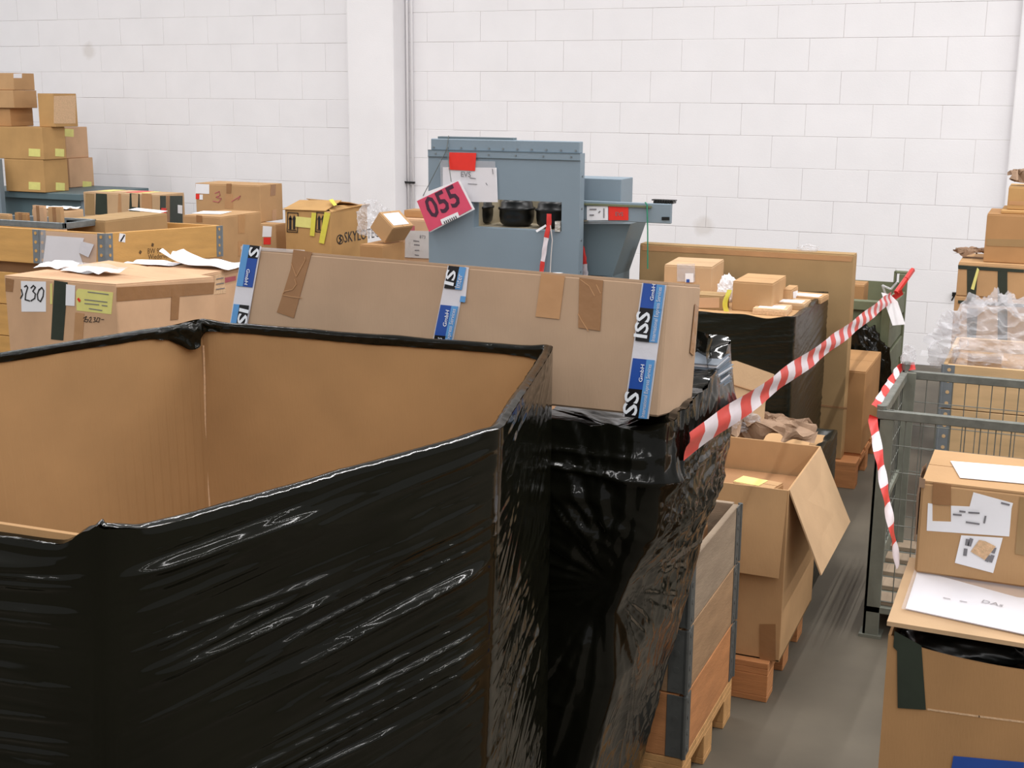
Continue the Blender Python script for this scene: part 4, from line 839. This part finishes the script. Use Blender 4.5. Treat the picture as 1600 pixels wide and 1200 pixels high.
l6.stroke('F', [[(336, 302), (343, 299), (344, 305), (338, 308), (346, 310), (342, 316), (333, 314)], [(362, 315), (376, 306), (372, 312)]], .005, PINKP, 'scribble')
# SKYLOTEC carton
l9 = carton('open carton marked with twin arrows and a round logo under yellow tape', 7.70, 445, 516, 574, 331, 400, CO, base=0.0, flaps=False)
for x0 in (449, 494):
    a_ = l9.stroke('F', [[(x0, 362), (x0 + 16, 363), (x0 + 17, 333), (x0 + 1, 332), (x0, 362)]], .006, DARK, 'arrow_frame'); l9.stroke('F', [[(x0 + 2, 359), (x0 + 14, 360)]], .006, DARK, 'arrow_base')
    for dx_ in (5, 11): l9.stroke('F', [[(x0 + dx_, 357), (x0 + dx_, 342)]], .018, DARK, 'arrow_shaft'); l9.poly('F', [(x0 + dx_ - 3, 343), (x0 + dx_ + 3, 343), (x0 + dx_, 336)], DARK, 'arrow_head', lift=.002)
l9.poly('F', [(462, 354), (492, 357), (493, 341), (463, 338)], YELL, 'yellow_label', lift=.004); l9.poly('F', [(485, 368), (492, 369), (495, 333), (488, 332)], YELT, 'yellow_tape', lift=.007)
l9.poly('F', [(499, 379), (507, 381), (517, 333), (508, 331)], YELT, 'yellow_tape', lift=.006); l9.text('R', 'SKYLOTEC', (538, 379), (592, 370), DARK)
l9.stroke('R', [[(531 + 5 * math.cos(t), 374 + 7 * math.sin(t)) for t in np.linspace(0, 6.3, 16)]], .007, DARK, 'logo_ring'); l9.stroke('R', [[(532, 369), (530, 372), (533, 375), (530, 379)]], .012, DARK, 'logo_mark')
flap(l9.root, [(-.01, -.01, l9.h), (l9.w * .9, -.005, l9.h + .002), (l9.w * .92, l9.d * .4, l9.h + .06), (.0, l9.d * .38, l9.h + .05)], CO, 'flap'); flap(l9.root, [(l9.w + .0, .01, l9.h), (l9.w + .0, l9.d, l9.h), (l9.w + .02, l9.d + .0, l9.h + .02), (l9.w - .1, .1, l9.h + .03)], CO, 'flap'); flap(l9.root, [(.3, .1, l9.h + .07), (l9.w, .05, l9.h + .035), (l9.w, .09, l9.h + .04), (.3, .15, l9.h + .075)], YELT, 'yellow_tape', .003)
flap(l9.root, [(.0, l9.d, l9.h), (l9.w, l9.d, l9.h), (l9.w, l9.d * .5, l9.h + .05), (.0, l9.d * .55, l9.h + .06)], CP, 'flap')
l11 = carton('plain dented carton under the tilted carton left of the grey machine', 7.05, 562, 598, 632, 384, 410, CB, base=0.0)
tl = Box('small_carton', 'tilted carton with a white label left of the grey machine', 'carton', (float(PV(584, 372, 7.2)[0]), 7.15, l11.h + .098), .15, .20, .13); tl.body(CD); tl.root.rotation_euler = (0, math.radians(38), math.radians(-12))
tl.poly('T', [(.02, .02), (.13, .02), (.13, .17), (.02, .17)], PAPER, 'white_label', metres=True)
l12 = carton('carton with pink print and grey label beside the grey machine', 7.55, 606, 690, None, 345, 405, CK, base=0.0, d=.35); l12.poly('F', [(614, 372), (648, 374), (648, 353), (617, 351)], PINKP, 'pink_print'); lb_ = l12.poly('F', [(633, 402), (672, 404), (672, 361), (634, 360)], EDGE, 'grey_label', lift=.002); lb_.data.materials[0] = mat('grey_paper', (206, 202, 200), .6); l12.text('F', '873', (656, 372), (665, 373), GINK, lift=.005); l12.stroke('F', [[(647, 376), (655, 377)], [(648, 382), (656, 383)], [(649, 391), (655, 391)], [(649, 398), (655, 399)]], .006, GINK, 'print', lift=.005)
b = carton('little carton on the pink printed carton beside the grey machine', 7.66, 631, 690, None, 331, 341, CB, base=l12.h + .001, d=.15, name='small_carton')
bag('plastic_bag', 'crumpled clear plastic bag hanging off the carton with twin arrows', 'plastic bag', (float(PV(577, 366, 7.35)[0]), 7.42, l11.h + .02), .10, .08, .135, CLEARB, 3, 50, 34, .3)

# stack against the wall at the far left on a steel bench
sv_ = 9.05; t0 = PV(-60, 300, sv_); t1 = PV(130, 300, sv_ + .55); bz = float(PV(67, 301, sv_)[2])
bench = Box('steel_bench', 'blue grey steel cabinet bench carrying the stacked cartons at the left', 'bench', (float(t0[0]), sv_ + .02, 0), float(PV(122, 300, sv_)[0] - t0[0]), .95, bz - .002)
MB().box((0, 0, bz - .06), (bench.w, .95, bz - .002)).build('top', TEAL, bench.root, .004); MB().box((.03, .05, .05), (bench.w - .04, .92, bz - .06)).build('cabinet', TEAL, bench.root, .004); MB().box((bench.w - .04, .05, .0), (bench.w, .12, bz - .06)).build('post', STEEL, bench.root, .003); MB().box((.0, .05, 0), (.04, .12, bz - .06)).build('post', STEEL, bench.root, .003)
pz_ = PV(3, 248, sv_ - .06); po = Box('steel_post', 'blue grey steel upright at the left edge of the photograph', 'post', (float(pz_[0]) - .12, sv_ - .14, 0), .145, .06, float(pz_[2])); po.body(STEEL, flaps=False)
G_ = 'brown cartons stacked on the steel bench'
S1 = carton('bottom left carton of the bench stack with two yellow labels', sv_, 6, 67, 105, 250, 301, CO, base=bz, group=G_)
z2_ = bz + S1.h
S2 = carton('bottom right carton of the bench stack with one yellow label', sv_ + .60, 92, 107, 145, 248, 300, CK, base=bz, group=G_)
S3 = carton('second row left carton of the bench stack with two yellow labels', sv_, -20, 65, 101, 199, 249, CO, base=z2_ + .001, group=G_)
S4 = carton('second row right carton of the bench stack with a yellow label at its top', sv_ + .60, 90, 101, 136, 199, 246, CK, base=bz + S2.h + .001, group=G_)
z3_ = z2_ + .001 + S3.h
S8 = carton('pale ended carton standing third row right on the bench stack', sv_ + .12, 58, 83, 119, 146, 197, CO, base=z3_ + .001, group=G_); S8.poly('R', [(84, 193), (118, 193), (118, 149), (84, 150)], EDGE, 'pale_panel')
S5 = carton('small dark carton third row left on the bench stack', sv_ + .06, -40, 15, 51, 169, 197, CB, base=z3_ + .001, group=G_)
S6 = carton('carton second from the top at the left of the bench stack', sv_ + .04, -40, 20, 57, 141, 169, CD, base=z3_ + .002 + S5.h, group=G_)
S7 = carton('topmost carton of the bench stack with a white label', sv_ + .06, -40, 20, 53, 114, 140, CD, base=z3_ + .003 + S5.h + S6.h, group=G_); S7.poly('R', [(21, 122), (34, 122), (34, 115), (21, 115)], PAPER, 'white_label')
for b, f, x0, y0 in ((S1, 'F', 45, 284), (S1, 'R', 87, 285), (S3, 'F', 45, 232), (S3, 'R', 86, 232), (S2, 'R', 129, 283), (S4, 'R', 101, 201)): b.poly(f, [(x0, y0 + 12), (x0 + (18 if f == 'F' else 14), y0 + 13), (x0 + (18 if f == 'F' else 14), y0 + 1), (x0, y0)], YELL, 'yellow_label')

# ------------------------------------------------------------------ grey machine
mv = 6.45; m0 = PV(669, 233, mv); m1 = PV(907, 240, mv); mz = float(m1[2]); mx0 = float(m0[0]); mw = float(m1[0] - m0[0])
mc = Box('machine', 'blue grey sheet metal machine with a hatch of black rollers and side conveyor', 'machine', (mx0, mv, 0), mw, .07, mz)
# front housing panel with hatch opening
ha = [mc.ab('F', *q) for q in ((740, 362), (877, 362), (877, 316), (740, 314))]; a0, a1 = ha[0][0], ha[1][0]; b0, b1 = ha[1][1], ha[2][1]; th = .07
for nm, p, q in (('lower_panel', (0, 0, 0), (mw, th, b0)), ('upper_panel', (0, 0, b1), (mw, th, mz)), ('left_panel', (0, 0, b0), (a0, th, b1)), ('right_panel', (a1, 0, b0), (mw, th, b1))): MB().box(p, q).build(nm, GREY, mc.root)
tb = MB().box((.012, .01, mz), (mw - .01, th - .005, mz + (float(PV(800, 218, mv)[2] - PV(800, 236, mv)[2])))).build('top_cap', GREY, mc.root, .003)
tz_ = mz + float(PV(800, 218, mv)[2] - PV(800, 236, mv)[2]); MB().box((.05, .02, tz_), (mw * .56, th, tz_ + .012)).build('top_plate', GREYD, mc.root)
MB().box((0, -.004, mz - .035), (mw, .0, mz)).build('top_flange', GREY, mc.root, .001); MB().box((0, -.006, mz - .002), (mw, -.003, mz + .001)).box((0, -.006, mz - .037), (mw, -.003, mz - .034)).build('flange_seam', GREYD, mc.root)
for i in range(11):
    x = .03 + (mw - .06) * i / 10; MB().cyl((x, .006, mz + .014), (x, .012, mz + .014), .006, 8).build('rivet', GALV, mc.root)
for i in range(6):
    x = .05 + (mw - .1) * i / 5; MB().cyl((x, -.008, mz - .018), (x, -.003, mz - .018), .005, 8).build('rivet', GALV, mc.root)
for i in range(7): MB().cyl((mw, .035, mz - .12 - i * .17), (mw + .004, .035, mz - .12 - i * .17), .006, 8).build('rivet', GALV, mc.root)
MB().box((a0 - .02, th, b0 - .02), (a1 + .02, th + .30, b0)).box((a0 - .02, th + .29, b0 - .02), (a1 + .02, th + .30, b1 + .02)).box((a0 - .02, th, b0), (a0, th + .3, b1)).box((a1, th, b0), (a1 + .02, th + .3, b1)).build('hatch_box', INSIDE, mc.root)
for xc in (722, 787, 846):
    c = mc.ab('F', xc, 335)[0]; H_ = b1 - b0
    prof = ((.012, .0), (.075, .005), (.092, .02), (.098, .055), (.098, H_ * .58), (.104, H_ * .59), (.104, H_ * .66), (.092, H_ * .68), (.088, H_ * .85), (.070, H_ * .95), (.03, H_ * .985), (.002, H_ * .99))
    g_ = np.array([[(c + r * math.cos(t), th + .115 + r * math.sin(t), b0 + z) for t in np.linspace(0, 2 * math.pi, 28, endpoint=False)] for r, z in prof])
    grid('roller', g_, BLACK, mc.root, True)
MB().box((mc.ab('F', 868, 350)[0], -.01, b0 + .0), (mc.ab('F', 876, 350)[0], .03, b0 + .055)).build('foil_scrap', mat('foil', (225, 222, 215), .2, .6, .2, 30, .6, 60), mc.root)
# side modules
sv2 = 6.62
def mbox(xl, xc, xr, yt, yb, v, m, nm):
    org, wd, dd, hh_ = fit(v, xl, xc, xr, yt, yb); o3 = np.array(mc.root.location); p = np.array(org) - o3; return MB().box(p, p + (wd, dd, hh_)).build(nm, m, mc.root, .003)
mbox(890, 971, 989, 280, 320, sv2, GREY, 'side_housing'); mbox(880, 1049, 1051, 319, 350, sv2 - .06, GREY, 'conveyor_beam')
o3 = np.array(mc.root.location)
A = [PV(880, 350, sv2) - o3, PV(985, 350, sv2) - o3, PV(957, 432, sv2) - o3, PV(880, 432, sv2) - o3]; zb = -o3[2]
vv = [tuple(a_ + (0, dy, 0)) for dy in (0, .30) for a_ in A]
obj('hopper', vv, [(0, 3, 2, 1), (4, 5, 6, 7), (0, 1, 5, 4), (1, 2, 6, 5), (2, 3, 7, 6), (3, 0, 4, 7)], GREYD, mc.root)
lw = [A[3], A[2]]; MB().box((A[3][0], A[3][1], zb), (A[2][0], A[3][1] + .3, A[2][2])).build('hopper_foot', GREYD, mc.root)
MB().box((0, th, 0), (mw * .95, .6, .9)).build('base_cabinet', GREYD, mc.root)
cq = [PV(x, 315, sv2 - .05) - o3 for x in (1022, 1026, 1030, 1034, 1038, 1042, 1046, 1050)]
cm = MB()
for a_ in cq: cm.box((a_[0] - .004, a_[1], a_[2] - .012), (a_[0] + .006, a_[1] + .06, a_[2] + .004))
cm.box((cq[0][0] - .02, cq[0][1] + .02, cq[0][2] + .004), (cq[-1][0] + .01, cq[0][1] + .06, cq[0][2] + .010)).build('conveyor_chain', BLACK, mc.root)
aa = PV(909, 317, sv2 - .07) - o3; bb_ = PV(1018, 317, sv2 - .07) - o3; MB().box((aa[0], aa[1], aa[2] - .012), (bb_[0], aa[1] + .05, aa[2] - .001)).build('belt_edge', GREEN, mc.root)
mf = Box('machine_label', 'white and red label pair stuck on the machine conveyor beam', 'label', (-6, sv2 - .062, 0), 8, .1, 3)
mf.rect('F', 917, 322, 950, 344, PAPER, 'white_label'); mf.rect('F', 951, 322, 982, 344, RED, 'red_label'); mf.text('F', 'EVS', (962, 337), (974, 337.5), GINK, lift=.004); mf.stroke('F', [[(922, 327), (932, 327)], [(922, 336), (928, 336)], [(936, 332), (938, 330)], [(944, 326), (944, 340)]], .006, GINK, 'print', lift=.004); mf.rect('F', 1034, 339, 1046, 344, BLACK, 'slot')
# papers on the machine front
es = Box('document_sleeve', 'clear sleeve with a white EVS sheet under red tape on the machine', 'document sleeve', (mx0, mv - .006, 0), mw, .05, mz)
es.poly('F', [(692, 315), (778, 316), (776, 262), (692, 261)], PAPER, 'paper_sheet'); es.poly('F', [(690, 314), (778, 316), (774, 252), (688, 250)], SLEEVE, 'sleeve', lift=.003); es.poly('F', [(702, 265), (743, 267), (745, 239), (703, 238)], RED, 'red_tape', lift=.005)
es.text('F', 'EVS', (721.5, 276), (737, 276.5), GINK, lift=.011, bold=.01); es.stroke('F', [[(735, 278), (744, 279)], [(732, 287), (746, 288)], [(760, 286), (762, 289)], [(770, 264), (771, 272)]], .004, GINK, 'print', lift=.006)
tgv = mv - .05
nt_ = Box('number_tag', 'pink card tag numbered 055 hanging slanted on the machine', 'number tag', (mx0 - .3, tgv, 0), 2, .1, 3)
nt_.poly('F', [(672, 363), (742, 327), (718, 281), (650, 306)], PAPER, 'card'); nt_.poly('F', [(671, 362), (738, 326), (716, 283), (652, 314)], PINK, 'pink_print', lift=.003)
nt_.text('F', '055', (674, 342), (722, 318), mat('tag_ink', (66, 34, 56), .5), lift=.006, bold=.02, sy=1.15); nt_.poly('F', [(692, 351), (719, 339), (716, 331), (689, 343)], PAPER, 'barcode_patch', lift=.006); nt_.stroke('F', [[(695 + k * 3, 346 - k * 1.4), (696.2 + k * 3, 349 - k * 1.4)] for k in range(7)], .006, DARK, 'barcode', lift=.009)
L3 = lambda x, y, v: tuple(PV(x, y, v) - np.array(nt_.root.location))
MB().tube([L3(661, 306, tgv - .004), L3(696, 238, mv - .012), L3(698, 232, mv - .012), L3(705, 284, tgv - .004)], .0022).tube([L3(698, 232, mv - .012), L3(701, 212, mv + .02)], .0022).build('cord', TWINE, nt_.root)
p = [PV(858, 334, mv - .03), PV(858, 350, mv - .03), PV(853, 375, mv - .03), PV(843, 445, mv - .03)]
barrier('barrier tape strip hanging from the hatch of the grey machine', p, .028, 3, 0, .3, (1, 0, 0), crumple=.002)
MB().tube([tuple(map(float, PV(*q, mv - .035))) for q in ((860, 352), (863, 375), (861, 400), (859, 440))], .0025).build('cord', WCORD); tag(bpy.data.objects['cord'] if False else COL.objects[-1], 'thin white cord hanging beside the tape strip on the machine', 'cord')
nf = empty('paper_slip', PV(845, 357, mv - .02)); tag(nf, 'white paper slip sticking out of the machine hatch', 'paper'); flap(nf, [(-.03, 0, -.012), (-.022, 0, -.022), (.03, .01, .012), (.024, .01, .022)], PAPER, 'slip', .002)
barrier('barrier tape end dangling at the right edge of the grey machine', [PV(908, 385, 6.55), PV(912, 405, 6.55), PV(916, 440, 6.56)], .035, 2, 0, .2, (1, 0, 0), start=0)
MB().tube([tuple(map(float, PV(*q, sv2 - .075))) for q in ((1008, 316), (1011, 320), (1012, 360), (1012, 420))], .004).build('green_cord', GCORD); tag(COL.objects[-1], 'green cord hanging down over the machine conveyor beam', 'cord')
pallet(mx0 - .1, 6.9, mx0 + 1.1, 7.0 + .5, 'wooden pallet behind the grey machine', 'x') if False else None
